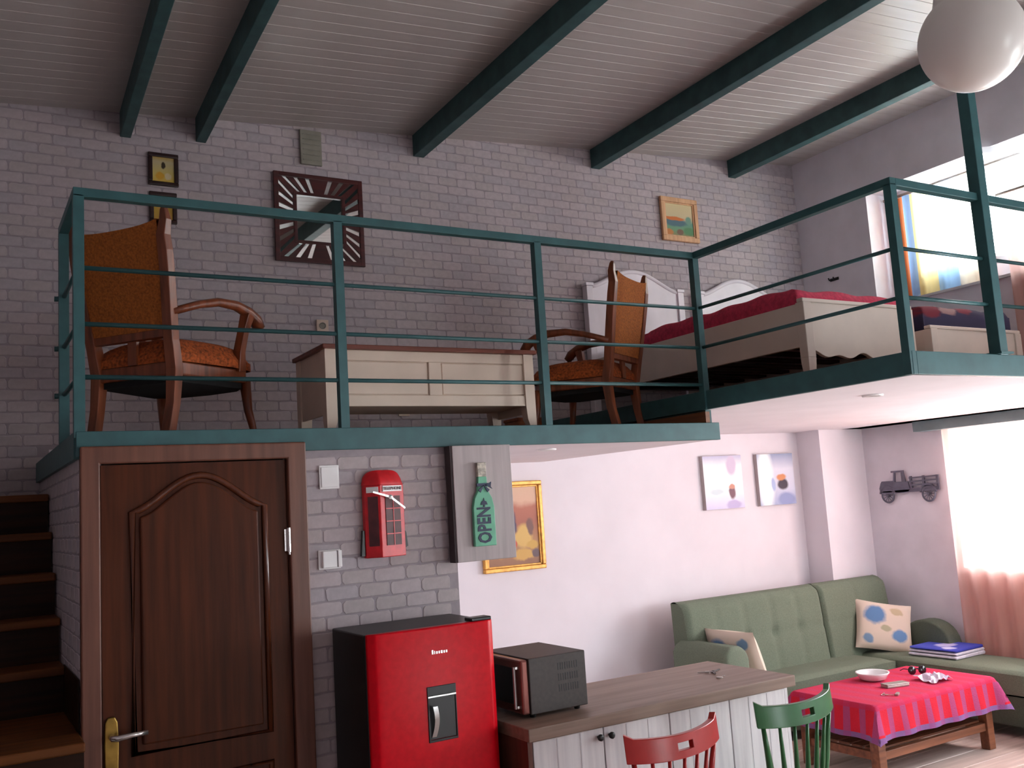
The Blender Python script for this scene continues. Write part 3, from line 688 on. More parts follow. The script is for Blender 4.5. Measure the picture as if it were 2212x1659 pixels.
for s_ in (-1, 1): rb.prism(bo([(0, 1.89), (s_*.03, 1.868), (s_*.018, 1.857)]), 3.862, 3.867, 'xz')
rb.build('ribbon', M_INK, t)

# ------------------------------------------------------------------ pictures
def frame(name, lab, cat, x0, x1, z0, z1, y, fw_, depth, mt, art, group=None, inner=None):
    t = thing(name, lab, cat, ((x0+x1)/2, y, z0), group)
    f = MB()
    for a, b_, c_, e_ in ((x0, x1, z0, z0+fw_), (x0, x1, z1-fw_, z1), (x0, x0+fw_, z0+fw_, z1-fw_), (x1-fw_, x1, z0+fw_, z1-fw_)): f.box(a, b_, y-depth, y-.001, c_, e_)
    f.build('frame', mt, t, bevel=min(.006, fw_*.25))
    if inner:
        g_ = MB(); q = fw_
        for a, b_, c_, e_ in ((x0+q, x1-q, z0+q, z0+q+.012), (x0+q, x1-q, z1-q-.012, z1-q), (x0+q, x0+q+.012, z0+q, z1-q), (x1-q-.012, x1-q, z0+q, z1-q)): g_.box(a, b_, y-depth*.7, y-.001, c_, e_)
        g_.build('inner_frame', inner, t, bevel=.003)
    B(x0+fw_*.8, x1-fw_*.8, y-depth*.45, y-.001, z0+fw_*.8, z1-fw_*.8).build('picture', art, t)
    return t
yb = YB-.006
frame('framed_picture', 'small dark framed ochre picture with a figure, upper of two by the stair', 'picture', 1.018, 1.195, 3.83, 4.035, yb, .026, .02, M_DFRAME, M_P1)
frame('framed_picture', 'small dark framed plain ochre picture, lower of two above the armchair', 'picture', 1.022, 1.182, 3.595, 3.79, yb, .026, .02, M_DFRAME, M_P2)
frame('boat_painting', 'small painting of a boat in a pale wood frame above the beds', 'painting', 4.985, 5.375, 3.845, 4.215, yb, .04, .03, M_LTWOOD, M_BOAT, inner=M_LTWOOD)
frame('harvest_painting', 'gilt framed harvest painting partly behind the grey board', 'painting', 3.155, 3.655, 1.33, 1.95, YB, .03, .035, M_GOLD, M_HAY, inner=M_GOLD)
for k, (x0, x1, art, lab) in enumerate(((5.185, 5.605, M_CV1, 'square white canvas print with a small brown figure, left of the pair'), (5.78, 6.20, M_CV2, 'square grey blue canvas print with a dark shape, right of the pair'))):
    t = thing('canvas_print', lab, 'picture', ((x0+x1)/2, YB, 1.645))
    B(x0, x1, YB-.035, YB-.002, 1.645, 2.075).build('stretcher', M_BOARD, t); B(x0+.002, x1-.002, YB-.037, YB-.034, 1.647, 2.073).build('picture', art, t)

# sunburst mirror
t = thing('wall_mirror', 'square mirror with a dark red frame of radiating mirror slots', 'mirror', (2.08, yb, 3.42))
mx0, mx1, mz0, mz1 = 1.778, 2.382, 3.42, 4.01; mcx, mcz = (mx0+mx1)/2, (mz0+mz1)/2; hw = .302; hi = .158
B(mx0+.01, mx1-.01, yb-.012, yb-.002, mz0+.01, mz1-.01).build('backboard', M_DFRAME, t)
fr = MB()
for r_a, r_b, dep in ((hw, hw-.03, .03), (hi+.018, hi-.004, .03)):
    for s1, s2 in ((1, 0), (-1, 0), (0, 1), (0, -1)):
        if s1: fr.box(mcx+min(s1*r_a, s1*r_b), mcx+max(s1*r_a, s1*r_b), yb-dep, yb-.01, mcz-r_a*.98, mcz+r_a*.98)
        else: fr.box(mcx-r_b, mcx+r_b, yb-dep, yb-.01, mcz+min(s2*r_a, s2*r_b)*.98, mcz+max(s2*r_a, s2*r_b)*.98)
fr.build('frame', M_MFRAME, t, bevel=.002)
B(mcx-hi+.004, mcx+hi-.004, yb-.016, yb-.012, mcz-hi+.004, mcz+hi-.004).build('mirror_glass', M_MIRROR, t)
for side in range(4):
    for k in range(7):
        u = (k-3)/3.0; 
        if k == 3: continue
        a0, a1 = u*.135, u*.235; i0, i1 = hi+.016, hw-.032; wd_ = .013
        P_ = [(a0-wd_, i0), (a0+wd_, i0), (a1+wd_*1.2, i1), (a1-wd_*1.2, i1)]
        rotp = lambda p: [(p[0], p[1]), (p[1], -p[0]), (-p[0], -p[1]), (-p[1], p[0])][side]
        Q = [rotp(p) for p in P_]
        o = MB().prism([(mcx+a, mcz+c_*.98) for a, c_ in Q], yb-.02, yb-.012, 'xz').build('mirror_slot', M_MIRROR, t)
# solid fillers between the slots
fl_ = MB()
for side in range(4):
    for k in range(-4, 4):
        u0_, u1_ = k/3.0, (k+1)/3.0
        g0, g1 = .013, .0156
        lim0, lim1 = hi+.018, hw-.03
        a0, a1 = u0_*.135+(g0 if k != 0 and k != -4 else 0), u1_*.135-(g0 if k+1 != 0 and k+1 != 4 else 0)
        b0, b1 = u0_*.235+(g1 if k != 0 and k != -4 else 0), u1_*.235-(g1 if k+1 != 0 and k+1 != 4 else 0)
        if k == -4: a0, b0 = -lim0, -lim1
        if k == 3: a1, b1 = lim0, lim1
        P_ = [(a0, lim0), (a1, lim0), (b1, lim1), (b0, lim1)]
        rotp = lambda p: [(p[0], p[1]), (p[1], -p[0]), (-p[0], -p[1]), (-p[1], p[0])][side]
        fl_.prism([(mcx+p[0], mcz+p[1]*.98) for p in map(rotp, P_)], yb-.027, yb-.011, 'xz')
fl_.build('frame_spokes', M_MFRAME, t)

t = thing('wall_vent', 'tall grey green vent plate on the wall above the mirror', 'vent', (2.04, yb, 4.085))
B(1.967, 2.112, yb-.02, yb-.001, 4.085, 4.32).build('plate', M_GREYG, t, bevel=.003)
for k in range(6): MB().obox((2.04, yb-.022, 4.115+k*.035), (.115, .012, .005), (.6, 0, 0)).build('louvre', M_GREYG, t)
for nm, lab, x, z in (('wall_socket', 'white socket on the brick wall left of the chest', 2.075, 2.97), ('wall_socket', 'white socket low on the brick wall below the chest', 2.62, 2.42)):
    t = thing(nm, lab, 'socket', (x, yb, z)); B(x-.04, x+.04, yb-.012, yb-.001, z, z+.08).build('plate', M_CREAM, t, bevel=.003)
    MB().lathe([(.022, 0), (.022, .004), (.018, .004), (.016, .001), (.001, .001)], (0, 0, 0), 20).xf(Matrix.Translation((x, yb-.012, z+.04)) @ Matrix.Rotation(PI/2, 4, 'X')).build('socket_ring', M_GREYG, t)
t = thing('wall_hook', 'small dark double hook on the grey wall beside the upper window', 'hook', (XU, 5.455, 3.53))
MB().box(XU-.008, XU-.001, 5.41, 5.50, 3.535, 3.56).tube([(XU-.006, 5.43, 3.547), (XU-.04, 5.43, 3.54), (XU-.05, 5.43, 3.56)], .006, 6).tube([(XU-.006, 5.48, 3.547), (XU-.04, 5.48, 3.54), (XU-.05, 5.48, 3.56)], .006, 6).build('hook', M_BLACK, t)

# truck silhouette on the right wall (nose points to the back wall)
t = thing('truck_wall_art', 'grey metal old truck silhouette on the wall left of the curtain', 'wall decor', (XR, 5.16, 1.62))
def T(pts, d=.012, off=.018): return MB().prism([(5.42-u*.60, 1.62+v*.25) for u, v in pts], XR-off-d, XR-off, 'yz')
T([(.03, .28), (.02, .42), (.05, .60), (.07, .66), (.27, .66), (.27, .62), (.50, .62), (.52, .38), (.50, .28), (.40, .26)]).build('bonnet', M_TRUCK, t, bevel=.002)
c = MB()
for P_ in ([(.24, .93), (.24, .99), (.44, .99), (.44, .93)], [(.26, .62), (.28, .93), (.305, .93), (.29, .62)], [(.40, .62), (.40, .93), (.44, .93), (.46, .62)]): 
    q = T(P_); c.add(q.v, q.f)
c.build('cab', M_TRUCK, t)
for v0, v1 in ((.70, .745), (.58, .625), (.46, .505), (.34, .39)): T([(.52, v0), (.97, v0+.03), (.97, v1+.03), (.52, v1)]).build('bed_slat', M_TRUCK, t)
for u_ in (.54, .74, .95): T([(u_-.015, .34), (u_+.015, .34), (u_+.015, .78), (u_-.015, .78)], .014, .014).build('bed_stake', M_TRUCK, t)
T([(.05, .22), (.97, .30), (.97, .38), (.05, .32)]).build('chassis', M_TRUCK, t)
for u_ in (.15, .80):
    cy, cz = 5.42-u_*.60, 1.62+.14*.25+.01; wh = MB().tube([(XR-.024, cy+.058*cos(a), cz+.058*sin(a)) for a in [2*PI*i/24 for i in range(24)]], .008, 6, closed=True)
    for i in range(6): a = PI*i/6; wh.tube([(XR-.024, cy+.055*cos(a), cz+.055*sin(a)), (XR-.024, cy-.055*cos(a), cz-.055*sin(a))], .003, 5)
    wh.tube([(XR-.035, cy, cz), (XR-.002, cy, cz)], .012, 10)
    wh.build('wheel', M_TRUCK, t)
    f = [(5.47-5.47, 0)]; MB().tube([(XR-.024, cy+.075*cos(a), cz+.075*sin(a)+.004) for a in [PI*.05+PI*.9*i/10 for i in range(11)]], .010, 6).build('mudguard', M_TRUCK, t)
MB().tube([(XR-.002, 5.35, 1.72), (XR-.02, 5.35, 1.72)], .008, 8).tube([(XR-.002, 4.98, 1.72), (XR-.02, 4.98, 1.72)], .008, 8).build('wall_pin', M_TRUCK, t)

# ------------------------------------------------------------------ loft furniture: chest
cx0, cx1, cy0, cy1, cz = 1.515, 2.665, 4.21, 4.64, ZL
t = thing('blanket_chest', 'cream blanket chest with a brown wooden lid on the loft', 'chest', ((cx0+cx1)/2, (cy0+cy1)/2, ZL))
B(cx0-.015, cx1+.015, cy0-.02, cy1+.015, cz+.402, cz+.424).build('lid', M_CHTOP, t, bevel=.004)
B(cx0+.03, cx1-.03, cy0+.022, cy1-.022, cz+.135, cz+.402).build('body', M_CREAM, t)
fr = MB().box(cx0+.05, cx1-.05, cy0+.008, cy0+.024, cz+.352, cz+.402).box(cx0+.05, cx1-.05, cy0+.008, cy0+.024, cz+.13, cz+.185)
xm_ = (cx0+cx1)/2
fr.box(xm_-.035, xm_+.035, cy0+.008, cy0+.024, cz+.185, cz+.352).build('front_frame', M_CREAM, t, bevel=.003)
for a, c_ in ((cx0+.055, xm_-.04), (xm_+.04, cx1-.055)): B(a, c_, cy0+.014, cy0+.026, cz+.19, cz+.348).build('front_panel', M_CREAM, t, bevel=.004)
for x in (cx0, cx1-.058):
    for y in (cy0, cy1-.058):
        b = MB(); lean = .012 if x > 2 else -.0
        for za, zb, k0_, k1_ in ((.13, .402, 1, 1), (.06, .13, .9, 1), (0, .06, .55, .9)):
            s0, s1 = .058*k0_, .058*k1_; xa = x if x < 2 else x+.058-s0; xb = x if x < 2 else x+.058-s1
            vs = [(xa, y, cz+za), (xa+s0, y, cz+za), (xa+s0, y+s0, cz+za), (xa, y+s0, cz+za), (xb, y, cz+zb), (xb+s1, y, cz+zb), (xb+s1, y+s1, cz+zb), (xb, y+s1, cz+zb)]
            b.add(vs, [(3, 2, 1, 0), (4, 5, 6, 7), (0, 1, 5, 4), (1, 2, 6, 5), (2, 3, 7, 6), (3, 0, 4, 7)])
        b.build('leg', M_CREAM, t)
for x in (cx0+.006, cx1-.018): B(x, x+.012, cy0+.055, cy1-.055, cz+.095, cz+.402).build('side_panel', M_CREAM, t)
t = thing('wooden_box', 'small orange brown wooden box on the loft floor behind the chest', 'box', (3.3, 5.35, ZL))
B(3.2, 3.42, 5.28, 5.46, ZL+.005, ZL+.16).build('box', M_BOXW, t, bevel=.004); B(3.195, 3.425, 5.275, 5.465, ZL+.16, ZL+.18).build('lid', M_BOXW, t, bevel=.003)

# ------------------------------------------------------------------ armchairs
def armchair(loc, yaw, lab, s=1.0, H=.93):
    """front is +x in the chair's own frame"""
    t = thing('armchair', lab, 'armchair', loc, 'orange upholstered armchairs on the loft', rotz=yaw, local=True)
    wr, wfr, dp_ = .215, .275, .25
    # seat frame and cushion
    ol = [(-dp_-.02, -wr-.02), (dp_-.05, -wfr-.01), (dp_+.03, -wfr*.72), (dp_+.055, 0), (dp_+.03, wfr*.72), (dp_-.05, wfr+.01), (-dp_-.02, wr+.02)]
    MB().prism(ol, .29, .355, 'xy').build('seat_frame', M_CHWOOD, t, bevel=.008)
    c = MB(); n = 14
    def sp(u, v, top):
        a = 2*u-1; q = 2*v-1
        wv = (wr+.02)+(wfr-wr)*min(1, (a+1)*.75); x = a*(dp_+.02)+(.04*(1-q*q) if a > 0 else 0)*a
        k = max(0, 1-abs(a)**4)*max(0, 1-abs(q)**4)
        return (x*.99, q*wv*(1-.10*max(0, a)**4), .355+(.04+.095*k**.5 if top else 0)-(0 if top else 0))
    c.grid(lambda u, v: sp(u, v, True), n, n)
    rim = []
    for i in range(n): rim.append((i/n, 0))
    for i in range(n): rim.append((1, i/n))
    for i in range(n): rim.append((1-i/n, 1))
    for i in range(n): rim.append((0, 1-i/n))
    b0 = len(c.v)
    for u, v in rim: c.v.append(sp(u, v, True)); c.v.append(sp(u, v, False))
    k = len(rim)
    for i in range(k): i2 = (i+1) % k; c.f.append((b0+2*i+1, b0+2*i2+1, b0+2*i2, b0+2*i))
    c.build('seat_cushion', M_UPHS, t, smooth=True)
    MB().prism([(x*.93, y*.93) for x, y in ol], .262, .29, 'xy').build('seat_webbing', M_WEB, t)
    # rear legs continue as the back posts, ending in pointed ears
    lean = lambda z: -dp_-.0-max(0, z-.3)*.17
    for sgn in (-1, 1):
        pts = [(-dp_-.05, sgn*(wr-.005), 0), (-dp_-.015, sgn*wr, .16), (-dp_, sgn*wr, .32)]
        zs = [.45, .60, .75, H-.10, H-.03, H+.04, H+.085, H+.10]
        for z in zs:
            spread = wr+.035*min(1, max(0, (z-.4)/.4))
            pts.append((lean(z)+(.012 if z > H else 0), sgn*(spread+(.012 if z > H+.02 else 0)), z))
        MB().tube(pts, [.024, .024, .028, .026, .026, .025, .025, .024, .020, .014, .008], 4, square=True).build('back_post', M_CHWOOD, t, bevel=.004)
        # front legs, curved
        MB().tube([(dp_+.045, sgn*(wfr+.02), 0), (dp_+.02, sgn*(wfr-.002), .05), (dp_-.005, sgn*(wfr-.015), .16), (dp_-.02, sgn*(wfr-.02), .31)], [.020, .017, .022, .030], 8).build('leg', M_CHWOOD, t, smooth=True)
        # arm with a scrolled end, and its curved support
        A = [(lean(.60)+.005, sgn*(wr+.03), .575), (-.14, sgn*(wr+.055), .632), (-.02, sgn*(wr+.075), .662), (.10, sgn*(wr+.09), .664), (.19, sgn*(wr+.095), .645), (.25, sgn*(wr+.10), .612), (.275, sgn*(wr+.10), .580), (.262, sgn*(wr+.10), .565)]
        MB().tube(A, [.018, .019, .022, .026, .030, .034, .032, .018], 8).build('arm', M_CHWOOD, t, smooth=True)
        MB().tube([(.155, sgn*(wfr-.005), .345), (.145, sgn*(wfr+.012), .44), (.165, sgn*(wr+.085), .55), (.185, sgn*(wr+.098), .632)], [.028, .022, .021, .026], 4, square=True).build('arm_support', M_CHWOOD, t, bevel=.003)
    # upholstered back between the posts, sagging top edge
    bk = MB(); n = 10
    def bp(u, v, f):
        q = 2*u-1; z0 = .50; zt_ = H+.02+.02*abs(q)**3
        z = z0+(zt_-z0)*v; wv = wr-.015+.035*min(1, max(0, (z-.4)/.4))
        return (lean(z)+(.026+.022*(1-q*q)*sin(PI*v) if f else -.018), q*wv, z)
    bk.grid(lambda u, v: bp(u, v, True), n, n); bk.grid(lambda u, v: bp(1-u, v, False), n, n)
    for e in ((lambda u, v: bp(u, 1, v > .5)), (lambda u, v: bp(1-u, 0, v > .5))): bk.grid(lambda u, v: e(u, v), n, 1)
    bk.build('backrest', M_UPH, t)
    MB().prism([(-wr, .465), (wr, .465), (wr, .50), (-wr, .50)], lean(.48)-.018, lean(.48)+.02, 'yz').build('back_rail', M_CHWOOD, t)
    MB().prism([(-.025, .355), (.025, .355), (.025, .47), (-.025, .47)], lean(.42)-.008, lean(.42)+.010, 'yz').build('splat', M_CHWOOD, t)
    t.scale = (s, s, s)
    return t
armchair((.905, 4.60, ZL), math.radians(40), 'orange upholstered armchair left on the loft, turned to the right', .96, .95)
armchair((3.335, 4.68, ZL), math.radians(119), 'orange upholstered armchair between the cream chest and the bed', .915, .97)

# ------------------------------------------------------------------ beds
def bed(x0, x1, y0, lab, foot_h):
    t = thing('bed', lab, 'bed', ((x0+x1)/2, (y0+YB)/2, RT), 'white single beds on the raised loft')
    y1 = YB-.012; xm = (x0+x1)/2
    # headboard outline: straight stiles and an ogee arch
    def arch_(xa, xb, zb, rise):
        pts = []
        for i in range(25):
            u = i/24; pts.append((xb+(xa-xb)*u, zb+rise*(.5-.5*cos(2*PI*u))**.75))
        return pts
    MB().prism([(x0+.055, RT+.25), (x1-.055, RT+.25)] + arch_(x0+.055, x1-.055, 3.405, .135), y1-.045, y1-.015, 'xz').build('headboard', M_HEADW, t, bevel=.004)
    a_ = arch_(x0+.055, x1-.055, 3.40, .14)
    MB().tube([(p[0], y1-.035, p[1]) for p in a_], .020, 8).build('headboard_moulding', M_HEADW, t, smooth=True)
    for xx in (x0, x1-.06): MB().box(xx, xx+.06, y1-.06, y1, RT, 3.40).box(xx-.006, xx+.066, y1-.066, y1, 3.40, 3.425).build('head_post', M_HEADW, t, bevel=.004)
    # footboard with scalloped lower edge
    zb = 2.53; sc = [(x0+.06, zb+.02)]; n = 36
    for i in range(1, n):
        u = i/n; sc.append((x0+.06+(x1-x0-.12)*u, zb+.012*cos(u*PI*8)+.035*sin(PI*u)*-.2+.01*cos(u*PI*4)))
    sc.append((x1-.06, zb+.02))
    MB().prism(sc + [(x1-.06, foot_h), (x0+.06, foot_h)], y0+.012, y0+.04, 'xz').build('footboard', M_BEDW, t, bevel=.003)
    MB().box(x0, x1, y0+.004, y0+.05, foot_h, foot_h+.022).build('footboard_cap', M_BEDW, t, bevel=.005)
    for xx in (x0, x1-.065):
        b = MB().box(xx, xx+.065, y0, y0+.06, zb-.02, foot_h)
        vs = []
        for zz, k in ((zb-.02, 1.0), (zb-.06, .95), (RT, .6)):
            c_ = .065*(1-k)/2; vs += [(xx+c_, y0+c_, zz), (xx+.065-c_, y0+c_, zz), (xx+.065-c_, y0+.06-c_, zz), (xx+c_, y0+.06-c_, zz)]
        fs = [(8, 9, 10, 11)]
        for r_ in (0, 4):
            for j in range(4): fs.append((r_+j, r_+(j+1) % 4, r_+4+(j+1) % 4, r_+4+j))
        b.add(vs, fs); b.build('leg', M_BEDW, t, bevel=.004)
    for xx in (x0+.008, x1-.036): B(xx, xx+.028, y0+.05, y1-.05, 2.575, min(foot_h, 2.825)).build('side_rail', M_BEDW, t, bevel=.003)
    for k in range(9): B(x0+.036, x1-.036, y0+.12+k*.22, y0+.20+k*.22, 2.585, 2.603).build('slat', M_STAIR, t)  # slats coloured dark to stand in for the shadow under the bed
    return t
bed(4.15, 5.11, 3.665, 'white bed with a pink bedspread and scalloped footboard, nearer the chair', 2.83)
bed(5.27, 6.23, 3.665, 'white bed with a navy blanket beside the upper window', 2.72)
def slab(x0, x1, y0, y1, z0, z1, r, wav, seedv, n=18):
    """soft blanket or mattress: rounded slab with an uneven lower edge"""
    rnd = random.Random(seedv); ph = [rnd.uniform(0, 6) for _ in range(6)]
    def fn(u, v):
        a, q = 2*u-1, 2*v-1
        ex = lambda t_: math.copysign(min(1, abs(t_)*1.25), t_)
        drop = max(abs(a), abs(q)); k = 0 if drop < .8 else (drop-.8)/.2
        x = (x0+x1)/2+(x1-x0)/2*ex(a); y = (y0+y1)/2+(y1-y0)/2*ex(q)
        z = z1 - (r*(1-math.sqrt(max(0, 1-min(1, max(0, (drop-.68)/.12))**2))) if drop < .8 else r+(z1-r-z0)*k)
        wv = wav*(sin(6*x*3+ph[0])+sin(5*y*4+ph[1])+.6*sin(9*(x+y)+ph[2]))/2.6
        return (x, y, z + wv*(1 if k < .5 else 1.0))
    return MB().grid(fn, n*2, n*2)
for x0, x1, lab in ((4.21, 5.05, 'white mattress of the pink covered bed'), (5.33, 6.17, 'white mattress of the navy covered bed')):
    tag(slab(x0, x1, 3.77, 5.68, 2.604, 2.79 if x0 < 5 else 2.725, .04, .0, 1).build('mattress', M_PILLW, smooth=True, base=((x0+x1)/2, 4.7, 2.604)), lab, 'mattress', 'mattresses on the loft beds')
tag(slab(4.165, 5.095, 3.725, 5.15, 2.80, 2.935, .06, .016, 3, 22).build('bedspread', M_PINK, smooth=True, base=(4.63, 4.4, 2.80)), 'pink bedspread over the bed nearer the chair', 'bedspread')
tag(slab(5.29, 6.22, 3.725, 5.15, 2.735, 2.90, .05, .012, 5, 22).build('blanket', M_NAVY, smooth=True, base=(5.75, 4.4, 2.73)), 'navy blanket with red patches over the bed by the window', 'blanket')
for x, lab, z in ((4.63, 'white pillow at the head of the pink covered bed', 2.885), (5.75, 'white pillow at the head of the navy covered bed', 2.825)):
    tag(MB().pillow(.66, .42, .16).xf(Matrix.Translation((x, 5.43, z)) @ Matrix.Rotation(.12, 4, 'X')).build('pillow', M_PILLW, smooth=True, base=(x, 5.43, z-.07)), lab, 'pillow', 'white bed pillows')
# ------------------------------------------------------------------ kitchen peninsula
t = thing('base_cabinet', 'white washed kitchen base cabinet with brown end beside the fridge', 'cabinet', (2.73, 3.68, 0))
B(2.03, 3.45, 3.42, 3.93, .1, .848).build('carcass', M_CABW, t)
B(2.008, 2.03, 3.40, 3.94, 0, .848).build('end_panel', M_CABS, t); B(3.45, 3.468, 3.40, 3.94, 0, .848).build('end_panel', M_CABW, t)
B(2.03, 3.45, 3.46, 3.92, 0, .1).build('plinth', M_BLACK, t)
for a, c_, kn in ((2.033, 2.378, 2.352), (2.384, 2.735, 2.41), (2.741, 3.09, None), (3.096, 3.447, None)):
    if kn is None: dn = 'front_panel'
    else: dn = 'door'
    o = B(a, c_, 3.398, 3.416, .105, .842).build(dn, M_CABW, t, bevel=.002)
    for k in range(1, 3):
        x = a+(c_-a)*k/3; B(x-.0022, x+.0022, 3.3968, 3.3985, .11, .838).build('groove', M_GROOVE, o)
    if kn: MB().lathe([(.006, 0), (.006, .012), (.014, .016), (.014, .024), (.006, .027)], (0, 0, 0), 14).xf(Matrix.Translation((kn, 3.399, .808)) @ Matrix.Rotation(PI/2, 4, 'X')).build('knob', M_BLACK, o, smooth=True)
tag(B(2.0, 3.50, 3.372, 3.985, .849, .90).build('worktop', M_WORK, base=(2.75, 3.68, .849), bevel=.004), 'brown oak worktop lying on the white kitchen cabinet', 'worktop')

t = thing('microwave', 'dark brown microwave oven with copper door on the worktop', 'microwave', (2.24, 3.69, .90))
mw0, mw1, my0, my1, mz0, mz1 = 2.075, 2.40, 3.525, 3.90, .915, 1.145
B(mw0+.035, mw1, my0, my1, mz0, mz1).build('casing', M_MWAVE, t, bevel=.004)
o = B(mw0, mw0+.034, my0+.004, my1-.004, mz0+.004, mz1-.004).build('door', M_MDOOR, t, bevel=.008)
B(mw0-.002, mw0+.002, my0+.05, my1-.12, mz0+.04, mz1-.04).build('door_glass', M_BLACK, o)
MB().tube([(mw0-.02, my0+.03, mz0+.03), (mw0-.02, my0+.03, mz1-.03)], .007, 8).box(mw0-.02, mw0, my0+.025, my0+.035, mz0+.03, mz0+.04).box(mw0-.02, mw0, my0+.025, my0+.035, mz1-.04, mz1-.03).build('handle', M_SILVER, o)
for r_ in range(3):
    sl = MB()
    for k in range(9): x = 2.255+k*.012; sl.box(x, x+.004, my0-.0008, my0+.002, mz0+.075+r_*.045, mz0+.105+r_*.045)
    sl.build('vent_slots', M_BLACK, t)
for x in (mw0+.06, mw1-.04):
    for y in (my0+.03, my1-.03): MB().lathe([(.012, 0), (.016, .016)], (x, y, .90), 12).build('foot', M_BLACK, t)
# keys on the worktop
t = thing('key_bunch', 'small bunch of dark keys lying on the brown worktop', 'keys', (3.29, 3.72, .90))
MB().tube([(3.29+.016*cos(a), 3.72+.016*sin(a), .904) for a in [2*PI*i/16 for i in range(16)]], .0018, 6, closed=True).build('key_ring', M_SILVER, t)
for a, mt in ((.3, M_BLACK), (2.6, M_TIN), (4.2, M_BLACK)):
    MB().box(.014, .034, -.010, .010, -.002, .002).box(.034, .072, -.0035, .0035, -.002, .002).xf(Matrix.Translation((3.29, 3.72, .9045+a*.0004)) @ Matrix.Rotation(a, 4, 'Z')).build('key', mt, t)
t = thing('key_tag', 'tiny tag lying on the worktop near the front edge', 'tag', (3.22, 3.59, .90))
MB().lathe([(.001, .001), (.016, .001), (.016, .005), (.001, .005)], (3.22, 3.59, .90), 18).build('disc', M_TIN, t)
MB().tube([(3.236, 3.59, .904), (3.25, 3.60, .904), (3.265, 3.596, .904)], .0015, 6).build('loop', M_SILVER, t)

# ------------------------------------------------------------------ spindle back chairs
def spindle_chair(loc, yaw, mt, lab, H=.90, W=.485):
    t = thing('spindle_chair', lab, 'chair', loc, 'painted spindle back chairs at the worktop', rotz=yaw, local=True)
    # front is +y; curved crest, ends wrapping forward
    R_ = .34; tot = 1.25
    pt = lambda a, rr: (rr*sin(a), -.20+R_-rr*cos(a)) if True else None
    n = 20; cr = MB()
    def cv(u, v, out):
        a = (u-.5)*tot; k = abs(2*u-1)
        zt_ = H-.008+.012*k**2+.016*max(0, k-.85)/.15; zb_ = H-.095+.012*k**2
        z = zb_+(zt_-zb_)*v; x, y = pt(a, R_+(.012 if out else -.012)); return (x*W/.40, y-(z-H)*-.10, z)
    hole = (.42, .58)
    N1, N2 = 40, 6
    for out in (True, False):
        base = len(cr.v)
        for i in range(N1+1):
            for j in range(N2+1): cr.v.append(cv(i/N1, j/N2, out))
        for i in range(N1):
            for j in range(N2):
                if 17 <= i <= 22 and 2 <= j <= 3: continue
                a = base+i*(N2+1)+j; q = (a, a+N2+1, a+N2+2, a+1); cr.f.append(q if out else q[::-1])
    off = (N1+1)*(N2+1); gi = lambda i, j: i*(N2+1)+j
    edge = [((i, 0), (i+1, 0)) for i in range(N1)] + [((i+1, N2), (i, N2)) for i in range(N1)] + [((0, j+1), (0, j)) for j in range(N2)] + [((N1, j), (N1, j+1)) for j in range(N2)]
    edge += [((i+1, 2), (i, 2)) for i in range(17, 23)] + [((i, 4), (i+1, 4)) for i in range(17, 23)] + [((17, j), (17, j+1)) for j in (2, 3)] + [((23, j+1), (23, j)) for j in (2, 3)]
    for p, q in edge: cr.f.append((gi(*q), gi(*p), gi(*p)+off, gi(*q)+off))
    cr.build('crest_rail', mt, t, smooth=False, bevel=.003)
    for i in range(7):
        u = .06+.88*i/6; a = (u-.5)*tot; x, y = pt(a, R_); thick = .012 if i in (0, 6) else .0085
        top = (x*W/.40, y-.004, H-.085); bot = (x*.82, -.17+(y+.20)*.75, .455)
        mid = tuple((p+q)/2 for p, q in zip(top, bot))
        MB().tube([top, tuple(.75*p+.25*q for p, q in zip(top, bot)), mid, tuple(.2*p+.8*q for p, q in zip(top, bot)), bot], [thick*.8, thick, thick*1.3, thick*1.1, thick*.8], 8).build('spindle', mt, t, smooth=True)
    st = [( .20*math.copysign(abs(cos(a))**.6, cos(a)), .20*math.copysign(abs(sin(a))**.6, sin(a))) for a in [2*PI*i/28 for i in range(28)]]
    MB().prism(st, .425, .46, 'xy').build('seat', mt, t, bevel=.008)
    for sx in (-1, 1):
        for sy in (-1, 1):
            MB().tube([(sx*.19, sy*.19, 0), (sx*.172, sy*.172, .14), (sx*.155, sy*.155, .28), (sx*.14, sy*.14, .43)], [.013, .018, .021, .015], 10).build('leg', mt, t, smooth=True)
    for sx in (-1, 1): MB().tube([(sx*.168, -.168, .18), (sx*.168, 0, .18), (sx*.168, .168, .18)], [.009, .013, .009], 8).build('stretcher', mt, t, smooth=True)
    MB().tube([(-.168, 0, .18), (0, 0, .18), (.168, 0, .18)], [.009, .013, .009], 8).build('stretcher', mt, t, smooth=True)
    return t
spindle_chair((2.40, 3.13, 0), math.radians(5), M_CRED, 'red painted spindle back chair in front of the white cabinet', .90)
spindle_chair((3.065, 3.13, 0), math.radians(5), M_CGRN, 'green painted spindle back chair at the right end of the worktop', .915)

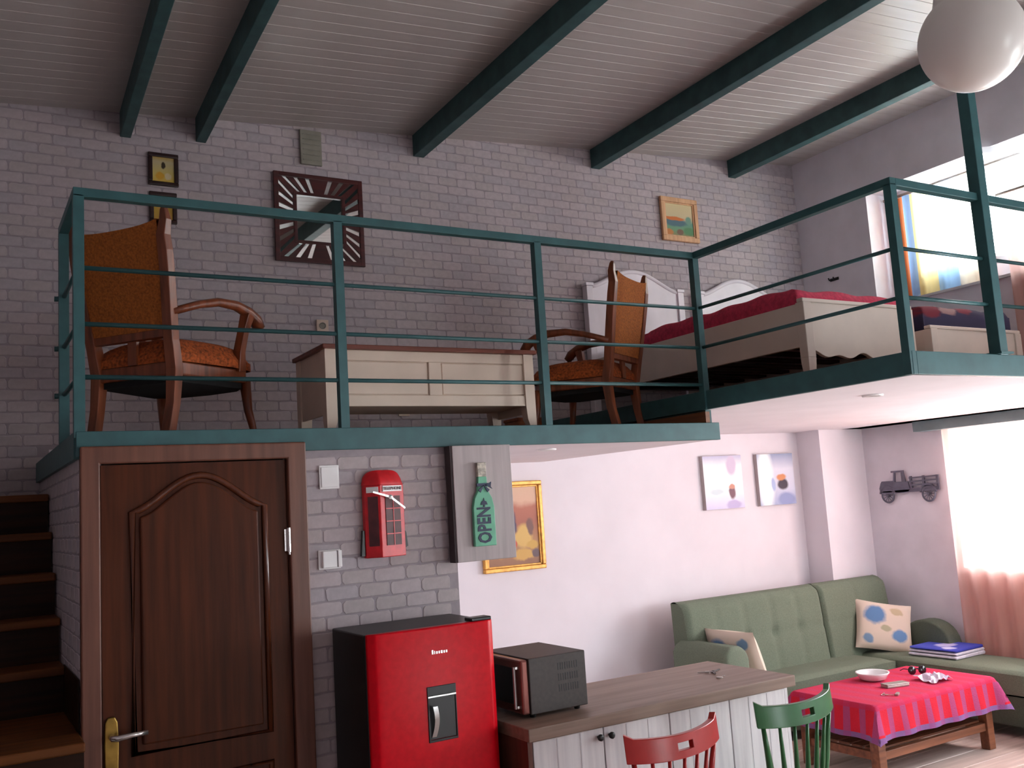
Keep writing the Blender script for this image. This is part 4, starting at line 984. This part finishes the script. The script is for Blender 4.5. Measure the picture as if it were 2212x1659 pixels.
# ------------------------------------------------------------------ sofa
SX0, SX1 = 4.52, 6.76
t = thing('corner_sofa', 'green fabric corner sofa with buttoned back under the pictures', 'sofa', (5.6, 5.1, 0))
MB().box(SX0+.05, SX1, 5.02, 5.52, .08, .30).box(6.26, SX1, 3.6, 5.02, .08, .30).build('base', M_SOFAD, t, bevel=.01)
def cush(x0, x1, y0, y1, z0, z1, name, mt, tuft=None, n=24, puff=.03):
    c = MB()
    def fn(u, v):
        a, q = 2*u-1, 2*v-1; k = (max(0, 1-abs(a)**8)*max(0, 1-abs(q)**8))**.5
        z = z1-puff*(1-k)
        if tuft:
            for (tx, ty) in tuft:
                d = math.hypot((u-tx)*(x1-x0), (v-ty)*(y1-y0)); z -= .02*math.exp(-(d/.05)**2)
        return (x0+(x1-x0)*u, y0+(y1-y0)*v, z)
    c.grid(fn, n, n)
    for g in (lambda u, v: fn(u, 0)[:2]+(fn(u, 0)[2]*(1-v)+z0*v,), lambda u, v: fn(1, u)[:2]+(fn(1, u)[2]*(1-v)+z0*v,), lambda u, v: fn(1-u, 1)[:2]+(fn(1-u, 1)[2]*(1-v)+z0*v,), lambda u, v: fn(0, 1-u)[:2]+(fn(0, 1-u)[2]*(1-v)+z0*v,)): c.grid(g, n, 3)
    return c.build(name, mt, t, smooth=True)
cush(SX0+.16, 6.25, 4.98, 5.42, .28, .45, 'seat_cushion', M_SOFA, [(.2, .5), (.4, .5), (.6, .5), (.8, .5)])
cush(6.26, SX1, 3.58, 5.42, .28, .455, 'chaise_cushion', M_SOFA, [(.5, .3), (.5, .6)])
def backrest(x0, x1, cols, name='backrest'):
    """leaning padded back with vertical channels and buttons"""
    zb_, zt_ = .40, 1.0; P = MB(); nx, nz = 48, 20
    prof_y = lambda v: 5.30+.075*v
    def fn(u, v):
        d = 0; uu = u*cols; e = abs(uu-round(uu))/cols*(x1-x0)
        ed = min(u, 1-u)*(x1-x0)
        d += .014*math.exp(-(e/.018)**2) if .5/cols < u < 1-.5/cols else 0
        rv = abs(v-.52)*(zt_-zb_); d += .012*math.exp(-(rv/.016)**2)
        if .5/cols < u < 1-.5/cols: d += .022*math.exp(-((e/.035)**2+(rv/.035)**2))
        rnd_ = .05*(1-math.sqrt(max(0, 1-max(0, (v-.88)/.12)**2))) + .03*(1-math.sqrt(max(0, 1-max(0, (.02-ed)/.02)**2)))
        return (x0+(x1-x0)*u, prof_y(v)+d+rnd_, zb_+(zt_-zb_)*v)
    P.grid(fn, nx, nz)
    bk_ = lambda v: 5.51+.02*v
    P.grid(lambda u, v: (x0+(x1-x0)*(1-u), bk_(v), zb_+(zt_-zb_)*v), nx, nz)
    P.grid(lambda u, v: (fn(u, 1)[0], fn(u, 1)[1]*(1-v)+bk_(1)*v, zt_+.012*sin(PI*v)), nx, 4)
    P.grid(lambda u, v: (x0, bk_(u)*(1-v)+fn(0, u)[1]*v, zb_+(zt_-zb_)*u), nz, 3); P.grid(lambda u, v: (x1, fn(1, u)[1]*(1-v)+bk_(u)*v, zb_+(zt_-zb_)*u), nz, 3)
    o = P.build(name, M_SOFA, t, smooth=True)
    for k in range(1, cols):
        p = fn(k/cols, .52); MB().lathe([(.001, .006), (.010, .004), (.012, 0)], (0, 0, 0), 12, cap=False).xf(Matrix.Translation((p[0], p[1]-.002, p[2])) @ Matrix.Rotation(PI/2, 4, 'X')).build('button', M_BUTTON, o, smooth=True)
    return o
backrest(SX0+.03, 5.94, 5); backrest(5.95, 6.72, 2)
# arm at the left, rounded front
am = MB(); y0a, y1a = 4.90, 5.46
pa = [(SX0-.06, .08), (SX0+.17, .08), (SX0+.17, .66), (SX0+.15, .715), (SX0+.10, .745), (SX0+.02, .75), (SX0-.03, .73), (SX0-.06, .68)]
am.prism(pa, y0a, y1a, 'xz').build('arm', M_SOFA, t, bevel=.04, seg=4)
# round side bolster at the right wall
bo_ = MB(); 
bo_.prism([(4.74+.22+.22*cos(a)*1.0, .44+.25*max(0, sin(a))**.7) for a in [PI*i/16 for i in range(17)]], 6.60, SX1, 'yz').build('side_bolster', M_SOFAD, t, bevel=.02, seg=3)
for x, y in ((SX0+.1, 5.05), (SX0+.1, 5.45), (6.3, 3.65), (6.7, 3.65), (6.7, 5.45)): MB().lathe([(.02, 0), (.025, .08)], (x, y, 0), 12).build('foot', M_BLACK, t)
def cushion(name, lab, loc, R, sx, sy, sz):
    o = MB().pillow(sx, sy, sz, 18).build(name, M_CUSH, smooth=True); o.location = loc; o.rotation_euler = R
    return tag(o, lab, 'cushion', 'cream and blue print cushions')
cushion('print_cushion', 'cream and blue print cushion leaning on the left sofa arm', (4.785, 5.14, .635), (0, math.radians(70), math.radians(4)), .40, .46, .13)
o = cushion('print_cushion', 'cream and blue print cushion standing in the right sofa corner', (6.43, 5.20, .64), (0, 0, 0), .44, .40, .13)
o.rotation_euler = (Matrix.Rotation(math.radians(-32), 4, 'Z') @ Matrix.Rotation(math.radians(66), 4, 'X') @ Matrix.Rotation(math.radians(-12), 4, 'Z')).to_euler()
t = thing('folded_towel', 'folded blue and white towel lying on the green chaise', 'towel', (6.54, 4.74, .455), rotz=math.radians(2), local=True)
def layer(z, h, sx, sy, dx, mt, nm):
    MB().prism([(dx-sx/2, z+h*.5), (dx-sx/2+.012, z+h*.12), (dx+sx/2-.01, z), (dx+sx/2, z+h*.5), (dx+sx/2-.01, z+h), (dx-sx/2+.012, z+h*.9)], -sy/2, sy/2, 'xz').build(nm, mt, t, bevel=.006)
layer(.0, .028, .38, .40, .0, M_TOWELW, 'fold'); layer(.028, .022, .37, .395, .004, M_TOWELW, 'fold'); layer(.05, .022, .36, .385, .002, M_TOWEL, 'top_fold')

# ------------------------------------------------------------------ coffee table with cloth
tx0, tx1, ty0, ty1, TZ = 4.80, 5.98, 4.01, 4.66, .455
t = thing('coffee_table', 'brown wooden coffee table under the red cloth', 'table', ((tx0+tx1)/2, (ty0+ty1)/2, 0))
B(tx0+.01, tx1-.01, ty0+.01, ty1-.01, TZ-.03, TZ).build('tabletop', M_TABLEW, t, bevel=.003)
for x in (tx0+.02, tx1-.085):
    for y in (ty0+.02, ty1-.085): B(x, x+.065, y, y+.065, 0, TZ-.03).build('leg', M_TABLEW, t, bevel=.004)
for y in (ty0+.035, ty1-.07): B(tx0+.085, tx1-.085, y, y+.035, .12, .17).build('stretcher', M_TABLEW, t, bevel=.003); B(tx0+.085, tx1-.085, y, y+.025, TZ-.11, TZ-.03).build('apron', M_TABLEW, t)
for x in (tx0+.035, tx1-.07): B(x, x+.035, ty0+.085, ty1-.085, .12, .17).build('stretcher', M_TABLEW, t, bevel=.003); B(x, x+.025, ty0+.085, ty1-.085, TZ-.11, TZ-.03).build('apron', M_TABLEW, t)
for k in range(5): y = ty0+.08+k*.10; B(tx0+.07, tx1-.07, y, y+.085, .17, .182).build('shelf_slat', M_TABLEW, t)
cl = MB(); Lx, Ly, dr_ = tx1-tx0, ty1-ty0, .215
def cf(u, v):
    X = -dr_+(Lx+2*dr_)*u; Y = -dr_+(Ly+2*dr_)*v
    ox = max(0, -X, X-Lx); oy = max(0, -Y, Y-Ly); d = math.hypot(ox, oy) if ox and oy else max(ox, oy)
    cx = min(max(X, 0), Lx); cy = min(max(Y, 0), Ly)
    sx = (-1 if X < 0 else 1) if ox else 0; sy = (-1 if Y < 0 else 1) if oy else 0
    fl = .012+.10*d
    wv = .010*(d/dr_)*sin(26*(X if oy > ox else Y)*1.0+1.3)
    if ox and oy:
        k = .30; px, py = cx+sx*min(ox, .30*d+.01), cy+sy*min(oy, .30*d+.01); z = -d*.93
    else: px, py = cx+sx*(min(d, fl)+wv*(d > .02)), cy+sy*(min(d, fl)+wv*(d > .02)); z = -max(0, d-.012)
    return (tx0+px, ty0+py, TZ+.004+z)
cl.grid(cf, 70, 46)
o = cl.build('tablecloth', M_CLOTH, smooth=True, base=((tx0+tx1)/2, (ty0+ty1)/2, TZ+.004)); tag(o, 'red and lilac checked woven cloth draped over the coffee table', 'tablecloth')
tz = TZ+.005
t = thing('white_bowl', 'shallow white ceramic ashtray bowl on the red cloth', 'bowl', (5.40, 4.50, tz))
MB().lathe([(.05, 0), (.085, .012), (.10, .04), (.106, .046), (.098, .046), (.08, .016), (.001, .010)], (5.40, 4.50, tz), 36).build('bowl', M_CERAM, t, smooth=True)
MB().lathe([(.104, .044), (.110, .050), (.110, .056), (.100, .054), (.098, .046)], (5.40, 4.50, tz), 36, cap=False).build('rim', M_CERAM, t, smooth=True)
t = thing('tin_tray', 'small flat tin box lying in front of the white bowl', 'tin', (5.33, 4.27, tz), rotz=math.radians(-14), local=True)
MB().box(-.085, .085, -.035, .035, 0, .016).build('tin_base', M_TIN, t, bevel=.004); MB().box(-.087, .087, -.037, .037, .016, .024).build('tin_lid', M_TIN, t, bevel=.003)
t = thing('sunglasses', 'dark sunglasses lying on the red cloth', 'sunglasses', (5.76, 4.42, tz), rotz=math.radians(-25), local=True)
for s_ in (-1, 1):
    MB().lathe([(.001, -.002), (.027, -.002), (.029, 0), (.027, .002), (.001, .002)], (0, 0, 0), 20).xf(Matrix.Translation((s_*.037, 0, .026)) @ Matrix.Rotation(PI/2*.9, 4, 'X')).build('lens', M_DARKGL, t, smooth=True)
    MB().tube([(s_*.066, 0, .036), (s_*.068, .06, .03), (s_*.062, .12, .008)], .003, 6).build('temple', M_BLACK, t)
MB().tube([(-.012, -.002, .034), (0, -.004, .038), (.012, -.002, .034)], .003, 6).build('bridge', M_BLACK, t)
t = thing('clear_wrapper', 'crumpled clear plastic wrapper at the right of the red cloth', 'wrapper', (5.64, 4.20, tz))
rw = random.Random(4); q_ = [[rw.uniform(0, .03) for _ in range(9)] for _ in range(9)]
MB().grid(lambda u, v: (5.55+.20*u+.05*(v-.5), 4.12+.20*v, tz+.003+q_[int(u*8)][int(v*8)]+.02*sin(PI*u)*sin(PI*v)), 8, 8).build('wrapper', M_PLBAG, t)
t = thing('small_keys', 'two small keys on a ring near the front corner of the cloth', 'keys', (5.06, 4.15, tz))
MB().tube([(5.06+.014*cos(a), 4.15+.014*sin(a), tz+.003) for a in [2*PI*i/14 for i in range(14)]], .002, 6, closed=True).build('key_ring', M_SILVER, t)
for a in (.6, 5.2): MB().box(.012, .030, -.009, .009, -.0015, .0015).box(.030, .062, -.003, .003, -.0015, .0015).xf(Matrix.Translation((5.06, 4.15, tz+.004+a*.0004)) @ Matrix.Rotation(a, 4, 'Z')).build('key', M_TIN, t)
t = thing('lighter', 'small dark lighter beside the keys on the red cloth', 'lighter', (5.13, 4.10, tz), rotz=.5, local=True)
MB().box(-.035, .02, -.011, .011, 0, .012).build('lighter_body', M_TIN, t, bevel=.003); MB().box(.021, .036, -.010, .010, .001, .011).build('lighter_cap', M_SILVER, t, bevel=.002)

for o in bpy.data.objects:
    if '_o' in o: del o['_o']
